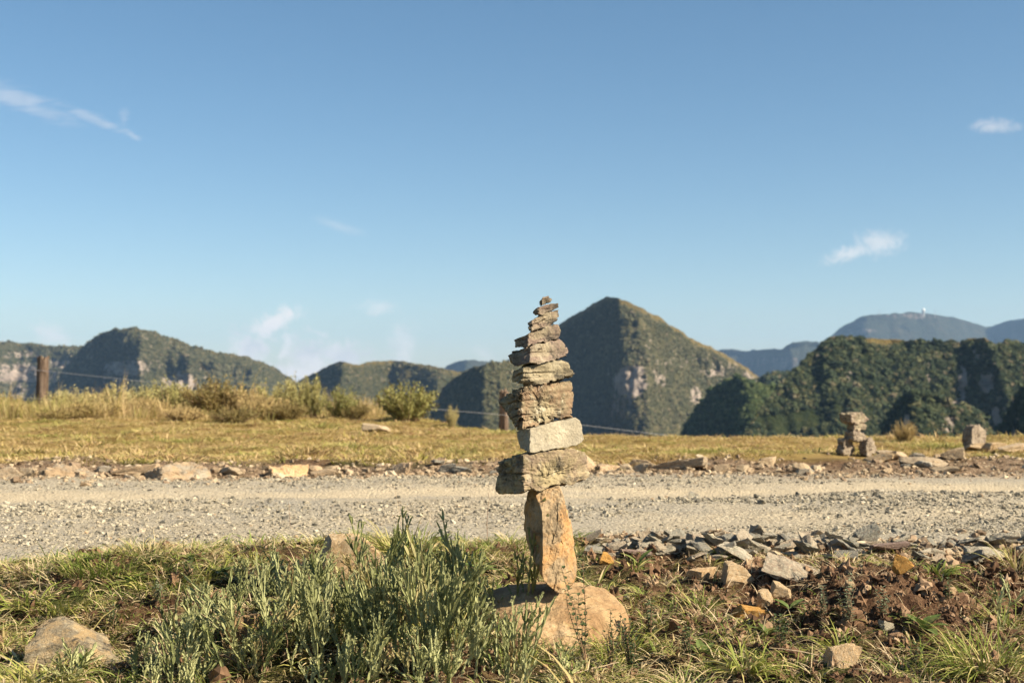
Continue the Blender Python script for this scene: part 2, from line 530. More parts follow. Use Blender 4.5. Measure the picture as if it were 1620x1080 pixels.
# ------------------------------------------------------------------ scatter helper (uncountable stuff only)
def scatter(name, pts, rots, scls, idx, variants, label, cat=None):
    me = bpy.data.meshes.new(name)
    n = len(pts)
    me.vertices.add(n); me.vertices.foreach_set('co', np.asarray(pts, np.float32).ravel())
    for an, v in (('rot', rots), ('scl', scls)):
        a = me.attributes.new(an, 'FLOAT_VECTOR', 'POINT'); a.data.foreach_set('vector', np.asarray(v, np.float32).ravel())
    a = me.attributes.new('idx', 'INT', 'POINT'); a.data.foreach_set('value', np.asarray(idx, np.int32))
    src = bpy.data.collections.new(name + '_source')
    for i, vm in enumerate(variants):
        src.objects.link(bpy.data.objects.new('%s_piece_%02d' % (name, i), vm))
    ng = bpy.data.node_groups.new(name + '_scatter', 'GeometryNodeTree')
    ng.interface.new_socket('Geometry', in_out='INPUT', socket_type='NodeSocketGeometry')
    ng.interface.new_socket('Geometry', in_out='OUTPUT', socket_type='NodeSocketGeometry')
    gi, go = ng.nodes.new('NodeGroupInput'), ng.nodes.new('NodeGroupOutput')
    ip = ng.nodes.new('GeometryNodeInstanceOnPoints'); ci = ng.nodes.new('GeometryNodeCollectionInfo')
    ci.inputs['Collection'].default_value = src
    ci.inputs['Separate Children'].default_value = True; ci.inputs['Reset Children'].default_value = True
    def at(nm, ty):
        a = ng.nodes.new('GeometryNodeInputNamedAttribute'); a.data_type = ty; a.inputs['Name'].default_value = nm
        return a.outputs['Attribute']
    e2r = ng.nodes.new('FunctionNodeEulerToRotation')
    l = ng.links.new
    l(gi.outputs[0], ip.inputs['Points']); l(ci.outputs[0], ip.inputs['Instance'])
    ip.inputs['Pick Instance'].default_value = True
    l(at('idx', 'INT'), ip.inputs['Instance Index'])
    l(at('rot', 'FLOAT_VECTOR'), e2r.inputs[0]); l(e2r.outputs[0], ip.inputs['Rotation'])
    l(at('scl', 'FLOAT_VECTOR'), ip.inputs['Scale'])
    l(ip.outputs[0], go.inputs[0])
    o = link(name, me)
    md = o.modifiers.new('scatter', 'NODES'); md.node_group = ng
    tag(o, label, cat, kind='stuff')
    return o


# ------------------------------------------------------------------ rocks
_cs_cache = {}
def cube_sphere(n):
    if n in _cs_cache: return _cs_cache[n]
    g = np.arange(n + 1)
    A, B = np.meshgrid(g, g, indexing='ij')
    faces, ints = [], []
    for ax in range(3):
        for side in (0, n):
            c = np.empty((n + 1, n + 1, 3), int)
            c[..., ax] = side; c[..., (ax + 1) % 3] = A; c[..., (ax + 2) % 3] = B
            q = grid_quads(n + 1, n + 1) + len(ints) * (n + 1) ** 2
            faces.append(q if side else q[:, ::-1]); ints.append(c.reshape(-1, 3))
    allp = np.concatenate(ints)
    u, inv = np.unique(allp, axis=0, return_inverse=True)
    q = inv.ravel()[np.concatenate(faces)]
    p = u / n * 2.0 - 1
    p = np.tan(p * math.pi / 4)
    d = p / np.linalg.norm(p, axis=1, keepdims=True)
    _cs_cache[n] = (d, q)
    return d, q

def sd_poly(px, pz, V):
    d = np.full(px.shape, 1e9); s = np.ones(px.shape)
    m = len(V)
    for i in range(m):
        a, b = V[i], V[i - 1]
        ex, ez = b[0] - a[0], b[1] - a[1]
        wx, wz = px - a[0], pz - a[1]
        t = np.clip((wx * ex + wz * ez) / (ex * ex + ez * ez + 1e-12), 0, 1)
        d = np.minimum(d, (wx - ex * t) ** 2 + (wz - ez * t) ** 2)
        c1, c2, c3 = pz >= a[1], pz < b[1], ex * wz > ez * wx
        s = np.where((c1 & c2 & c3) | (~c1 & ~c2 & ~c3), -s, s)
    return s * np.sqrt(d)

def smax(a, b, k):
    h = np.clip(0.5 + 0.5 * (a - b) / k, 0, 1)
    return b + (a - b) * h + k * h * (1 - h)

def solve_star(f, ext, n, its=20):
    d, q = cube_sphere(n)
    dirs = d * np.asarray(ext)[None, :]
    lo = np.full(len(d), 0.02); hi = np.full(len(d), 2.2)
    for _ in range(its):
        mid = (lo + hi) / 2
        inside = f(dirs * mid[:, None]) < 0
        lo = np.where(inside, mid, lo); hi = np.where(inside, hi, mid)
    return dirs * lo[:, None], q

def bed_relief(x, y, z, tilt, thick, amp, seed, chunk=4.0):
    """broken bedding: flat chips of two sizes, each standing proud or back by its own amount"""
    c, s = math.cos(tilt), math.sin(tilt)
    u = c * x + s * z; w = -s * x + c * z
    q = 1.0 / (thick * 5)
    wu = thick * 2.2 * fbm(u * q, y * q, w * q * 2, seed + 1, 2)
    ww = thick * 0.9 * fbm(u * q * 0.7 + 7, y * q * 0.7, w * q, seed + 2, 2)
    def cells(a, b):
        return _hash(np.floor((u + wu) / (thick * chunk * a)), np.floor((y + wu) / (thick * chunk * a)), np.floor((w + ww) / (thick * b)), seed + int(a * 100))
    big, mid, sm = cells(1.7, 2.1), cells(0.8, 1.0), cells(0.33, 0.5)
    mask = sstep(-0.5, 0.4, vnoise(u * q * 0.5, y * q * 0.5, w * q * 0.8, seed + 5))
    fr = (w + ww) / (thick * 2.1); fr = np.abs(fr - np.rint(fr))
    gm = sstep(-0.1, 0.35, vnoise(u * q * 0.6 + 3, y * q * 0.6, np.rint((w + ww) / (thick * 2.1)) * 3.7, seed + 8))
    groove = np.clip(1 - fr / 0.13, 0, 1) * gm
    return amp * (0.75 * big + mask * (0.55 * mid + 0.35 * sm) + 1.1 * groove)

def hero_stone(name, label, cat, group, poly, D, depth, mat, near=-0.45, tilt=0.25, thick=0.009, bed=0.006, rough=0.004, seed=1, n=44, back=0.3, lean=0.0, k=0.005, chips=4, right=0.45, left=0.1, plan=None):
    W = np.array([P(x, y, D) for x, y in poly])
    cen = (W.max(0) + W.min(0)) / 2
    V = np.stack([W[:, 0] - cen[0], W[:, 2] - cen[2]], 1)
    hw, hh = V[:, 0].max(), V[:, 1].max(); hd = depth / 2
    PL = plan or [(-1.05, left), (near, -1), (1.05, right), (0.8, 0.7), (back, 1.05), (-0.6, 0.8)]
    PL = [(a * hw, b * hd) for a, b in PL]
    rs = np.random.default_rng(seed)
    cuts = []
    for _ in range(chips):
        nv = rs.normal(size=3); nv[1] = -abs(nv[1]) * 0.8; nv /= np.linalg.norm(nv)
        sup = abs(nv[0]) * hw + abs(nv[1]) * hd + abs(nv[2]) * hh
        cuts.append((nv, sup * rs.uniform(0.66, 0.85)))
    def f(p):
        x, y, z = p[:, 0], p[:, 1], p[:, 2]
        yy = y + lean * z
        d = smax(sd_poly(x, z, V), sd_poly(x, yy, PL), k)
        for nv, dd in cuts:
            d = smax(d, p @ nv - dd, k)
        return d
    co, q = solve_star(f, (hw, hd, hh), n, 16)
    rad = np.linalg.norm(co, axis=1, keepdims=True)
    x, y, z = co[:, 0], co[:, 1], co[:, 2]
    off = rough * fbm(x * 26, y * 26, z * 26, seed * 13, 3) + rough * 0.5 * fbm(x * 95, y * 95, z * 95, seed * 13 + 5, 2)
    if bed: off = off + bed_relief(x, y, z, tilt, thick, bed, seed * 7) - bed * 0.35
    e3 = np.array([hw, hd, hh]); nd = co / e3 / e3; nd /= np.linalg.norm(nd, axis=1, keepdims=True)
    co = co - off[:, None] * nd
    zb = co[:, 2].min()
    co[:, 2] -= zb
    me = mesh_np(name, co, q)
    o = link(name, me, mat, loc=(cen[0], cen[1], cen[2] + zb))
    tag(o, label, cat, group)
    return o

def rock_mesh(name, seed, ext=(1, 0.8, 0.6), planes=9, n=9, rough=0.05, bed=0.0, thick=0.12, soft=0.05):
    """generic broken rock of unit size, base near z = -0.6 of its height"""
    rs = np.random.default_rng(seed)
    pl = []
    for _ in range(planes):
        v = rs.normal(size=3); v /= np.linalg.norm(v)
        pl.append((v, rs.uniform(0.55, 0.95)))
    e = np.array(ext)
    def f(p):
        q_ = p / e
        d = np.max(np.abs(q_), axis=1) - 0.95
        for v, dd in pl: d = smax(d, q_ @ v - dd, soft)
        return d
    co, q = solve_star(f, e, n, 14)
    off = rough * fbm(co[:, 0] * 3, co[:, 1] * 3, co[:, 2] * 3, seed, 3)
    if bed: off = off + bed_relief(co[:, 0], co[:, 1], co[:, 2], 0.0, thick, bed, seed, 5)
    nd = co / e / e; nd /= np.linalg.norm(nd, axis=1, keepdims=True)
    co = co - off[:, None] * nd
    return mesh_np(name, co, q)


# ------------------------------------------------------------------ mountains
def mat_mountain(name, dark, mid, lite, rockc, scale=1.0):
    m = Mat(name, 0.95, 0.05)
    pos = m.N('ShaderNodeNewGeometry').outputs['Position']
    n1 = m.noise(0.035 * scale, 6, 0.7, 0.3, vec=pos); n2 = m.noise(0.18 * scale, 5, 0.7, vec=pos)
    c = m.ramp(m.math('ADD', m.math('MULTIPLY', n1, 0.55), m.math('MULTIPLY', n2, 0.45)), [(0.36, dark), (0.5, mid), (0.62, lite)])
    rk = m.noise(0.05 * scale, 6, 0.75, 0.4, vec=pos, sc=(1.6, 1.6, 0.8)); rb = m.noise(0.09 * scale, 5, 0.7, vec=pos, sc=(0.4, 0.4, 2.2))
    rc = m.ramp(m.math('ADD', m.math('MULTIPLY', rk, 0.6), m.math('MULTIPLY', rb, 0.4)), [(0.36, tuple(v * 0.28 for v in rockc)), (0.5, tuple(v * 0.75 for v in rockc)), (0.64, rockc)])
    rm = m.math('ADD', m.attr('rock'), m.math('MULTIPLY', m.math('SUBTRACT', m.math('ADD', m.math('MULTIPLY', m.noise(0.10 * scale, 7, 0.8, 0.6, vec=pos, sc=(1.5, 0.6, 0.45)), 0.6), m.math('MULTIPLY', m.noise(0.08 * scale, 6, 0.8, vec=pos, sc=(0.5, 0.5, 2.2)), 0.4)), 0.5), 3.6))
    c = m.mix(m.ramp(rm, [(0.50, 0.0), (0.66, 1.0)]), c, rc)
    c = m.mix(m.attr('turf'), c, m.ramp(n2, [(0.3, (0.10, 0.085, 0.03)), (0.65, (0.23, 0.165, 0.065))]))
    m.color(c)
    m.bump(m.math('ADD', n2, m.noise(0.5 * scale, 4, 0.7, vec=pos)), 0.9, 5.0 / scale)
    return m.m

def crown_mesh(name, seed, mat, n=7):
    """small broadleaf crown: uneven clumps plus loose leaf sprays"""
    rs = np.random.default_rng(seed)
    d, q = cube_sphere(n)
    r = 1 + 0.30 * fbm(d[:, 0] * 2.2, d[:, 1] * 2.2, d[:, 2] * 2.2, seed, 2) + 0.22 * rs.normal(size=len(d)) * 0.6
    co = d * r[:, None] * np.array([1, 1, 0.85])
    return _with(mesh_np(name, co, q), mat)

def _with(me, mat):
    me.materials.append(mat); return me

def mat_crown(name, stops):
    m = Mat(name, 0.8, 0.15)
    pos = m.N('ShaderNodeNewGeometry').outputs['Position']
    n = m.noise(1.1, 3, 0.7, vec=pos)
    c = m.ramp(m.rand(), stops)
    c = m.mix(0.5, c, m.ramp(n, [(0.3, 0.45), (0.7, 1.4)]), 'MULTIPLY')
    m.color(c)
    return m.m
MAT_CROWN = mat_crown('forest_leaf', [(0.0, (0.020, 0.031, 0.016)), (0.45, (0.046, 0.060, 0.027)), (0.8, (0.080, 0.088, 0.038)), (0.93, (0.12, 0.11, 0.05)), (1.0, (0.20, 0.16, 0.10))])
MAT_SCRUB = mat_crown('scrub_leaf', [(0.0, (0.046, 0.052, 0.026)), (0.5, (0.082, 0.080, 0.040)), (0.9, (0.115, 0.104, 0.056)), (1.0, (0.19, 0.155, 0.095))])
CROWNS = [crown_mesh('crown_shape_%d' % i, 900 + i, MAT_CROWN) for i in range(6)]
MAT_HILL = mat_crown('hill_wood_leaf', [(0.0, (0.030, 0.046, 0.016)), (0.5, (0.060, 0.082, 0.026)), (1.0, (0.11, 0.125, 0.045))])
HILLCROWNS = [crown_mesh('hill_crown_shape_%d' % i, 920 + i, MAT_HILL, 6) for i in range(5)]
SCRUBS = [crown_mesh('scrub_shape_%d' % i, 910 + i, MAT_SCRUB, 4) for i in range(6)]

def mountain(name, label, D, ridge, offs, mat, rocks=(), seed=1, base=-330, nu=220, topd=22, cliff=64, gully=10, gsc=45, turf=0.0, turf_spots=(), crown=None, back_w=260, fine=2.0, base_rock=0.0, rows=75):
    ridge = np.array(ridge, float); offs = np.array(offs, float)
    pxs = np.linspace(ridge[0, 0], ridge[-1, 0], nu)
    pys = np.interp(pxs, ridge[:, 0], ridge[:, 1])
    # soften the polyline a little, then roughen it
    ker = np.array([1, 2, 3, 2, 1]) / 9
    pys[2:-2] = np.convolve(pys, ker, 'valid')
    off = np.interp(pxs, offs[:, 0], offs[:, 1]); off[2:-2] = np.convolve(off, ker, 'valid')
    top = np.array([P(a, b, D + c) for a, b, c in zip(pxs, pys, off)])
    top[:, 2] += (0.9 * D / 1800) * fbm(pxs * 0.12, 0, 0, seed, 3)
    tf = np.linspace(0, 1, rows) ** 1.35
    tb = np.linspace(0, 1, 14)[1:] ** 1.5
    drop_tot = np.maximum(top[:, 2] - base, 5)[:, None]
    # front: a rounded shoulder, then cliffs and steep forest
    dr = tf[None, :] * drop_tot
    sh = topd * D / 1800.0
    a1, a2 = math.tan(R(32)), math.tan(R(cliff))
    s = np.where(dr < sh, dr / a1 * (1 - 0.35 * dr / sh), sh / a1 * 0.65 + (dr - sh) / a2)
    Xf = np.repeat(top[:, 0:1], len(tf), 1); Zf = top[:, 2:3] - dr
    Yf = top[:, 1:2] - s
    k = sstep(0, sh, dr)
    g = fbm(Xf / gsc, Zf / (gsc * 3.2), 0, seed + 3, 4, 0.55)
    ledge = vnoise(Xf / (gsc * 2.5), Zf / (gsc * 0.35), 0, seed + 9)
    Yf = Yf - k * (gully * g * 1.6 + gully * 0.30 * ledge) - fine * fbm(Xf / 9, Zf / 9, 0, seed + 5, 3)
    Zf = Zf + 0.4 * fine * fbm(Xf / 12, Yf / 12, 0, seed + 6, 3)
    Xb = np.repeat(top[:, 0:1], len(tb), 1); Zb = top[:, 2:3] - tb[None, :] * drop_tot; Yb = top[:, 1:2] + tb[None, :] * back_w
    X = np.concatenate([Xb[:, ::-1], Xf], 1); Y = np.concatenate([Yb[:, ::-1], Yf], 1); Z = np.concatenate([Zb[:, ::-1], Zf], 1)
    ppx = 810 + X / Y * F; ppy = 610 - (Z - CAMZ) / Y * F
    rock = np.full_like(X, base_rock)
    for (a, b, ra, rb, am) in rocks:
        e = ((ppx - a) / ra) ** 2 + ((ppy - b) / rb) ** 2
        rock = np.maximum(rock, am * np.clip(1.35 - e, 0, 1))
    # broken ledges and buttresses where bare rock stands
    bs = D / 1800.0
    wx = X + 6 * bs * fbm(X / (14 * bs), Z / (14 * bs), 0, seed + 71, 2); wz = Z + 4 * bs * fbm(X / (16 * bs) + 5, Z / (16 * bs), 0, seed + 72, 2)
    blk = _hash(np.floor(wx / (9 * bs)), np.floor(wz / (13 * bs)), X * 0, seed + 73) + 0.6 * _hash(np.floor(wx / (4 * bs)), np.floor(wz / (5 * bs)), X * 0, seed + 74)
    bmask = sstep(0.3, 0.7, rock); bmask[:, :len(tb)] = 0
    Y = Y - bmask * (blk - 0.8) * 7.0 * bs
    tfv = np.zeros_like(X); tfv[:, :len(tb)] = turf
    tfv[:, len(tb):] = turf * sstep(sh * 0.55, 0, dr)
    for (a, b, ra, rb, am) in turf_spots:
        e = ((ppx - a) / ra) ** 2 + ((ppy - b) / rb) ** 2
        tfv = np.maximum(tfv, am * np.clip(1.4 - e, 0, 1))
    nv = X.shape[1]
    me = mesh_np(name, np.stack([X, Y, Z], -1).reshape(-1, 3), grid_quads(nu, nv)[:, ::-1], smooth=True,
                 attrs={'rock': rock.ravel(), 'turf': tfv.ravel()})
    o = link('mountain', me, mat); tag(o, label, kind='structure')
    if crown:
        cnt, size = crown
        rs = np.random.default_rng(seed + 50)
        nb = len(tb)
        ui = rs.uniform(0, nu - 1.01, cnt * 3); vi = rs.uniform(0, 1, cnt * 3) * (nv - nb - 2) * 0.60 + nb
        i, j = ui.astype(int), vi.astype(int); fu, fv = ui - i, vi - j
        def bil(A): return (A[i, j] * (1 - fu) + A[i + 1, j] * fu) * (1 - fv) + (A[i, j + 1] * (1 - fu) + A[i + 1, j + 1] * fu) * fv
        pts = np.stack([bil(X), bil(Y), bil(Z)], -1); rk = bil(rock); tv = bil(tfv)
        keep = (rs.uniform(size=len(ui)) > rk * 1.15) & (rs.uniform(size=len(ui)) > tv * 1.5) & (vnoise(pts[:, 0] / 22, pts[:, 2] / 22, pts[:, 1] / 40, seed + 60) > -0.72)
        pts = pts[keep][:cnt]
        n = len(pts)
        sc = size * rs.lognormal(-0.08, 0.42, n)
        scl = np.stack([sc, sc, sc * rs.uniform(0.75, 1.25, n)], -1)
        rot = np.stack([rs.uniform(-.2, .2, n), rs.uniform(-.2, .2, n), rs.uniform(0, 6.28, n)], -1)
        pts[:, 2] += 0.15 * sc
        return o, (pts, rot, scl, rs.integers(0, len(CROWNS), n))
    return o, None

ROCKC = (0.54, 0.44, 0.365)
MM_NEAR = mat_mountain('wooded_slope', (0.016, 0.024, 0.011), (0.034, 0.044, 0.017), (0.065, 0.068, 0.028), ROCKC)
MM_PEAK = mat_mountain('scrub_slope', (0.036, 0.042, 0.022), (0.095, 0.090, 0.045), (0.18, 0.15, 0.08), ROCKC, 0.8)
MM_MID = mat_mountain('scrub_slope_far', (0.026, 0.033, 0.017), (0.060, 0.062, 0.028), (0.115, 0.100, 0.050), ROCKC, 0.6)
MM_FAR = mat_mountain('distant_slope', (0.03, 0.038, 0.028), (0.045, 0.05, 0.034), (0.075, 0.07, 0.05), (0.26, 0.21, 0.18), 0.2)

forest_parts, scrub_parts, hill_parts = [], [], []
def add_mt(*a, **k):
    o, fr = mountain(*a, **k)
    if fr: (hill_parts if a[0] == 'round_hill' else forest_parts if a[5] is MM_NEAR else scrub_parts).append(fr)
    return o

add_mt('far_table', 'blue hazy flat-topped mountain with a radar station on top', 8200,
       [(1180, 640), (1240, 592), (1280, 556), (1310, 533), (1340, 512), (1365, 499), (1400, 497), (1440, 494), (1480, 497), (1510, 502), (1540, 511), (1565, 517), (1590, 508), (1620, 503), (1700, 498), (1800, 512), (1950, 540)],
       [(1180, 300), (1365, -600), (1480, -300), (1565, 500), (1640, -300), (1950, 600)], MM_FAR, rocks=[(1360, 524, 30, 6, 0.6), (1440, 500, 60, 6, 0.5)], seed=3, base=-600, gully=60, gsc=300, fine=6, topd=8, cliff=38, back_w=1500)
add_mt('far_ridge', 'hazy blue distant ridge between peak and plateau', 6800,
       [(1060, 575), (1110, 556), (1150, 552), (1180, 555), (1215, 551), (1237, 553), (1246, 544), (1260, 540), (1290, 540), (1330, 548), (1420, 570)],
       [(1060, 200), (1180, 300), (1250, -400), (1420, 300)], MM_FAR, rocks=[(1230, 575, 50, 14, 0.55), (1180, 578, 40, 12, 0.5)], seed=5, base=-600, gully=60, gsc=260, fine=6, topd=8, cliff=38, back_w=1200)
add_mt('far_bump', 'two low blue hills far behind the wooded hills', 6400,
       [(680, 600), (705, 580), (722, 571), (742, 568), (765, 571), (785, 575), (808, 568), (835, 566), (860, 572), (910, 595)],
       [(680, 100), (740, -200), (790, 200), (835, -200), (910, 300)], MM_FAR, seed=7, base=-600, nu=120, gully=50, gsc=240, fine=5, topd=8, cliff=38, back_w=1000)
add_mt('left_ridge', 'long cliffed ridge at the left behind the fence post', 3100,
       [(-420, 560), (-200, 548), (-80, 545), (0, 541), (50, 542), (90, 547), (130, 548), (200, 550), (300, 560), (420, 600)],
       [(-420, 0), (-100, -100), (40, 60), (200, 0), (420, 200)], MM_MID, rocks=[(30, 590, 60, 20, 0.75), (90, 575, 40, 10, 0.6), (25, 560, 60, 8, 0.5), (100, 598, 26, 14, 0.65), (30, 620, 22, 18, 0.6)], seed=11, rows=130, base_rock=0.18, gully=26, gsc=90, fine=4, turf=0.4, topd=12, crown=(13000, 1.9))
add_mt('left_dome', 'big domed mountain with pale streaked cliffs at the left', 2600,
       [(60, 690), (82, 640), (98, 600), (118, 565), (138, 541), (160, 526), (185, 520), (212, 518), (235, 522), (270, 534), (305, 548), (340, 556), (390, 564), (430, 579), (465, 601), (500, 630), (540, 680)],
       [(60, 400), (110, 160), (190, -40), (235, -90), (270, -40), (330, -40), (420, 60), (540, 280)], MM_MID, rocks=[(200, 582, 42, 16, 0.85), (175, 600, 20, 20, 0.6), (285, 607, 30, 22, 0.85), (245, 575, 20, 10, 0.55), (285, 635, 26, 12, 0.6)], seed=13, rows=150, base_rock=0.26, gully=30, gsc=75, fine=4, turf=0.5, topd=14, cliff=66, crown=(15000, 1.7))
add_mt('mid_hill', 'rounded green hills left of the cairn behind the bush', 2250,
       [(400, 690), (440, 630), (470, 603), (492, 592), (515, 580), (540, 571), (566, 577), (585, 572), (605, 570), (640, 572), (685, 579), (720, 586), (770, 594), (830, 610), (900, 660)],
       [(400, 300), (480, 60), (545, -120), (620, 60), (700, -60), (900, 330)], MM_MID, rocks=[(660, 592, 40, 8, 0.4)], seed=17, base_rock=0.05, gully=24, gsc=85, fine=3.5, turf=0.7, topd=20, cliff=48, crown=(11000, 1.6), turf_spots=[(650, 590, 40, 14, 0.5)])
add_mt('spur_hill', 'steep wooded spur just left of the cairn', 1500,
       [(655, 700), (685, 650), (700, 618), (715, 600), (735, 588), (755, 579), (780, 573), (805, 571), (830, 574), (850, 590), (870, 620), (900, 690)],
       [(655, 260), (715, 80), (765, -70), (795, -60), (812, 90), (900, 300)], MM_PEAK, seed=19, base_rock=0.08, nu=160, gully=10, gsc=60, fine=2.0, turf=0.35, topd=14, cliff=66, crown=(8000, 1.2))
add_mt('peak', 'tall pyramid-shaped peak with a pale cliff behind the cairn', 1800,
       [(730, 700), (760, 645), (800, 592), (840, 550), (868, 524), (892, 508), (918, 492), (943, 478), (958, 470), (968, 470), (985, 475), (1010, 485), (1040, 500), (1070, 520), (1100, 539), (1130, 551), (1160, 568), (1188, 586), (1204, 598), (1216, 625), (1245, 690)],
       [(730, 620), (860, 300), (960, 20), (978, -75), (1015, -80), (1030, -40), (1100, 40), (1180, 100), (1245, 260)], MM_PEAK, rocks=[(998, 606, 30, 28, 1.0), (1000, 585, 24, 8, 1.0), (985, 640, 22, 30, 0.55), (1130, 590, 26, 8, 0.7), (1100, 625, 14, 18, 0.7), (1190, 593, 16, 12, 0.75), (1045, 590, 14, 30, 0.5), (990, 685, 30, 8, 0.6), (1075, 565, 40, 24, 0.42), (1020, 540, 30, 30, 0.34), (1150, 578, 30, 14, 0.5)], seed=23, nu=260, gully=11, gsc=42, fine=3.6, rows=190, base_rock=0.24, turf=0.9, topd=26, cliff=62, crown=(22000, 1.15))
add_mt('dark_saddle', 'low dark wooded ridge behind the plateau edge', 1350,
       [(1150, 690), (1185, 620), (1203, 597), (1215, 591), (1245, 590), (1275, 591), (1310, 600), (1360, 640)],
       [(1150, 100), (1210, 0), (1360, 100)], MM_NEAR, seed=27, nu=100, gully=8, gsc=40, fine=2, topd=14, crown=(4000, 1.6))
add_mt('plateau', 'long flat-topped wooded plateau with cliffs at the right', 900,
       [(1140, 740), (1175, 690), (1205, 645), (1228, 615), (1250, 596), (1266, 580), (1284, 560), (1300, 542), (1316, 533), (1345, 532), (1380, 536), (1400, 535), (1440, 538), (1480, 540), (1520, 541), (1535, 534), (1560, 534), (1575, 541), (1620, 542), (1700, 545), (1800, 550), (1950, 580), (2100, 640)],
       [(1140, -85), (1230, -45), (1310, -15), (1400, 0), (1470, 3), (1540, 0), (1560, -14), (1640, 2), (1750, 8), (2100, 60)], MM_NEAR, rocks=[(1522, 605, 9, 34, 1.0), (1560, 604, 15, 18, 1.0), (1545, 560, 8, 20, 0.6), (1507, 650, 14, 24, 0.9), (1430, 655, 8, 14, 0.8), (1575, 660, 10, 20, 0.8), (1345, 600, 8, 20, 0.5), (1470, 590, 6, 26, 0.6)], seed=29, rows=130, nu=300, gully=3.5, gsc=22, fine=2.0, turf=0.5, turf_spots=[(1400, 537, 40, 9, 1.0), (1552, 535, 28, 8, 1.0)], topd=5, cliff=50, crown=(30000, 1.12), back_w=500)
add_mt('round_hill', 'small rounded wooded hill below the peak', 1050,
       [(1050, 730), (1078, 685), (1092, 660), (1108, 636), (1128, 614), (1148, 603), (1170, 600), (1198, 606), (1230, 615), (1262, 632), (1300, 668), (1340, 730)],
       [(1050, 130), (1110, 50), (1165, -20), (1180, -30), (1240, 10), (1340, 120)], MM_NEAR, seed=31, nu=160, gully=5, gsc=40, fine=1.6, topd=24, cliff=48, crown=(9000, 1.2))
add_mt('low_spur', 'dark wooded spur low in front of the plateau', 640,
       [(1375, 740), (1395, 690), (1408, 655), (1424, 630), (1445, 618), (1475, 622), (1510, 640), (1545, 652), (1570, 690), (1600, 740)],
       [(1375, 60), (1440, -15), (1600, 60)], MM_NEAR, rocks=[(1433, 665, 7, 15, 0.8), (1500, 670, 12, 18, 0.7), (1545, 690, 12, 16, 0.6)], seed=37, nu=140, gully=6, gsc=24, fine=1.2, topd=10, cliff=52, crown=(6000, 1.0))
add_mt('edge_spur', 'dark wooded slope rising at the far right', 560,
       [(1555, 740), (1575, 690), (1592, 650), (1610, 618), (1632, 596), (1680, 580), (1760, 575), (1850, 600), (1950, 680)],
       [(1555, 40), (1640, -10), (1950, 60)], MM_NEAR, rocks=[(1600, 680, 10, 20, 0.4)], seed=41, nu=140, gully=5, gsc=24, fine=1.2, topd=10, cliff=52, crown=(6000, 1.0))

scatter('forest', *[np.concatenate([f[i] for f in forest_parts]) for i in range(4)], CROWNS, 'dark green woods covering the near mountain slopes')
scatter('hill_wood', *[np.concatenate([f[i] for f in hill_parts]) for i in range(3)], hill_parts[0][3] % 5, HILLCROWNS, 'fresh green woods on the small rounded hill')
scatter('hillside_scrub', *[np.concatenate([f[i] for f in scrub_parts]) for i in range(4)], SCRUBS, 'olive scrub covering the peak and the farther slopes')

# radar station on the far mountain
def build_radar():
    m = Mat('white_radome', 0.5, 0.4); m.color((0.8, 0.8, 0.78)); g = Mat('grey_tower', 0.8); g.color((0.35, 0.34, 0.33))
    b = P(1461, 497, 7600)
    e = link('radar_station', None, loc=tuple(b)); tag(e, 'tiny white radar dome on the blue flat-topped mountain', 'radar dome')
    d, q = cube_sphere(8)
    link('dome', mesh_np('dome', d * np.array([10, 10, 9.5]) + np.array([0, 0, 25]), q, smooth=True), m.m, e)
    a = np.linspace(0, 2 * math.pi, 13)[:-1]
    def drum(r0, r1, z0, z1):
        co = np.concatenate([np.stack([r0 * np.cos(a), r0 * np.sin(a), a * 0 + z0], -1), np.stack([r1 * np.cos(a), r1 * np.sin(a), a * 0 + z1], -1), [[0, 0, z1]]])
        i = np.arange(12); j = (i + 1) % 12
        return co, np.stack([i, j, j + 12, i + 12], -1), np.stack([i + 12, j + 12, i * 0 + 24], -1)
    co, q, t = drum(7, 6, -14, 17); link('tower', mesh_np('tower', co, q, t), g.m, e)
    co, q, t = drum(9, 9, 15, 17.5); link('platform', mesh_np('platform', co, q, t), g.m, e)
    for px, h, w in ((1479, 42, 'right'), (1391, 34, 'left')):
        bb = P(px, 499, 7700)
        co, q, t = drum(1.6, 0.9, -16, h)
        o = link('radio_mast', mesh_np('radio_mast', co, q, t), g.m, loc=tuple(bb))
        tag(o, 'thin radio mast standing %s of the tiny radar dome' % w, 'mast', 'masts on the far mountain')
build_radar()


# ------------------------------------------------------------------ the tall cairn
def z1(pts): return [(740 + x / 5.4, 450 + y / 5.4) for x, y in pts]
def z2(pts): return [(740 + x / 5.4, 590 + y / 5.4) for x, y in pts]
def z3(pts): return [(740 + x / 4.0, 750 + y / 4.0) for x, y in pts]

M_OLIVE = stone_mat('olive_schist', ((0.132, 0.106, 0.068), (0.321, 0.261, 0.171), (0.454, 0.378, 0.261)), (0.16, 0.10, 0.085), 0.55, 0.35, -0.25, layer=0.70, black=0.8)
M_BROWNSCHIST = stone_mat('brown_schist', ((0.113, 0.085, 0.057), (0.294, 0.237, 0.156), (0.436, 0.369, 0.255)), (0.19, 0.125, 0.105), 0.7, 0.2, -0.3, layer=0.65, black=0.8)
M_TANSCHIST = stone_mat('tan_schist', ((0.161, 0.128, 0.076), (0.360, 0.298, 0.189), (0.473, 0.411, 0.284)), (0.20, 0.14, 0.10), 0.3, 0.1, -0.15, layer=0.65, black=0.8)
M_RUSTY = stone_mat('rusty_schist', ((0.105, 0.085, 0.058), (0.303, 0.246, 0.146), (0.426, 0.350, 0.213)), (0.25, 0.135, 0.08), 0.55, 0.45, -0.15, layer=0.60, black=0.8)
M_BLOCK = stone_mat('ochre_grey_block', ((0.095, 0.076, 0.052), (0.341, 0.270, 0.146), (0.492, 0.402, 0.227)), (0.21, 0.14, 0.11), 0.55, 0.25, -0.12, layer=0.60, black=0.8)
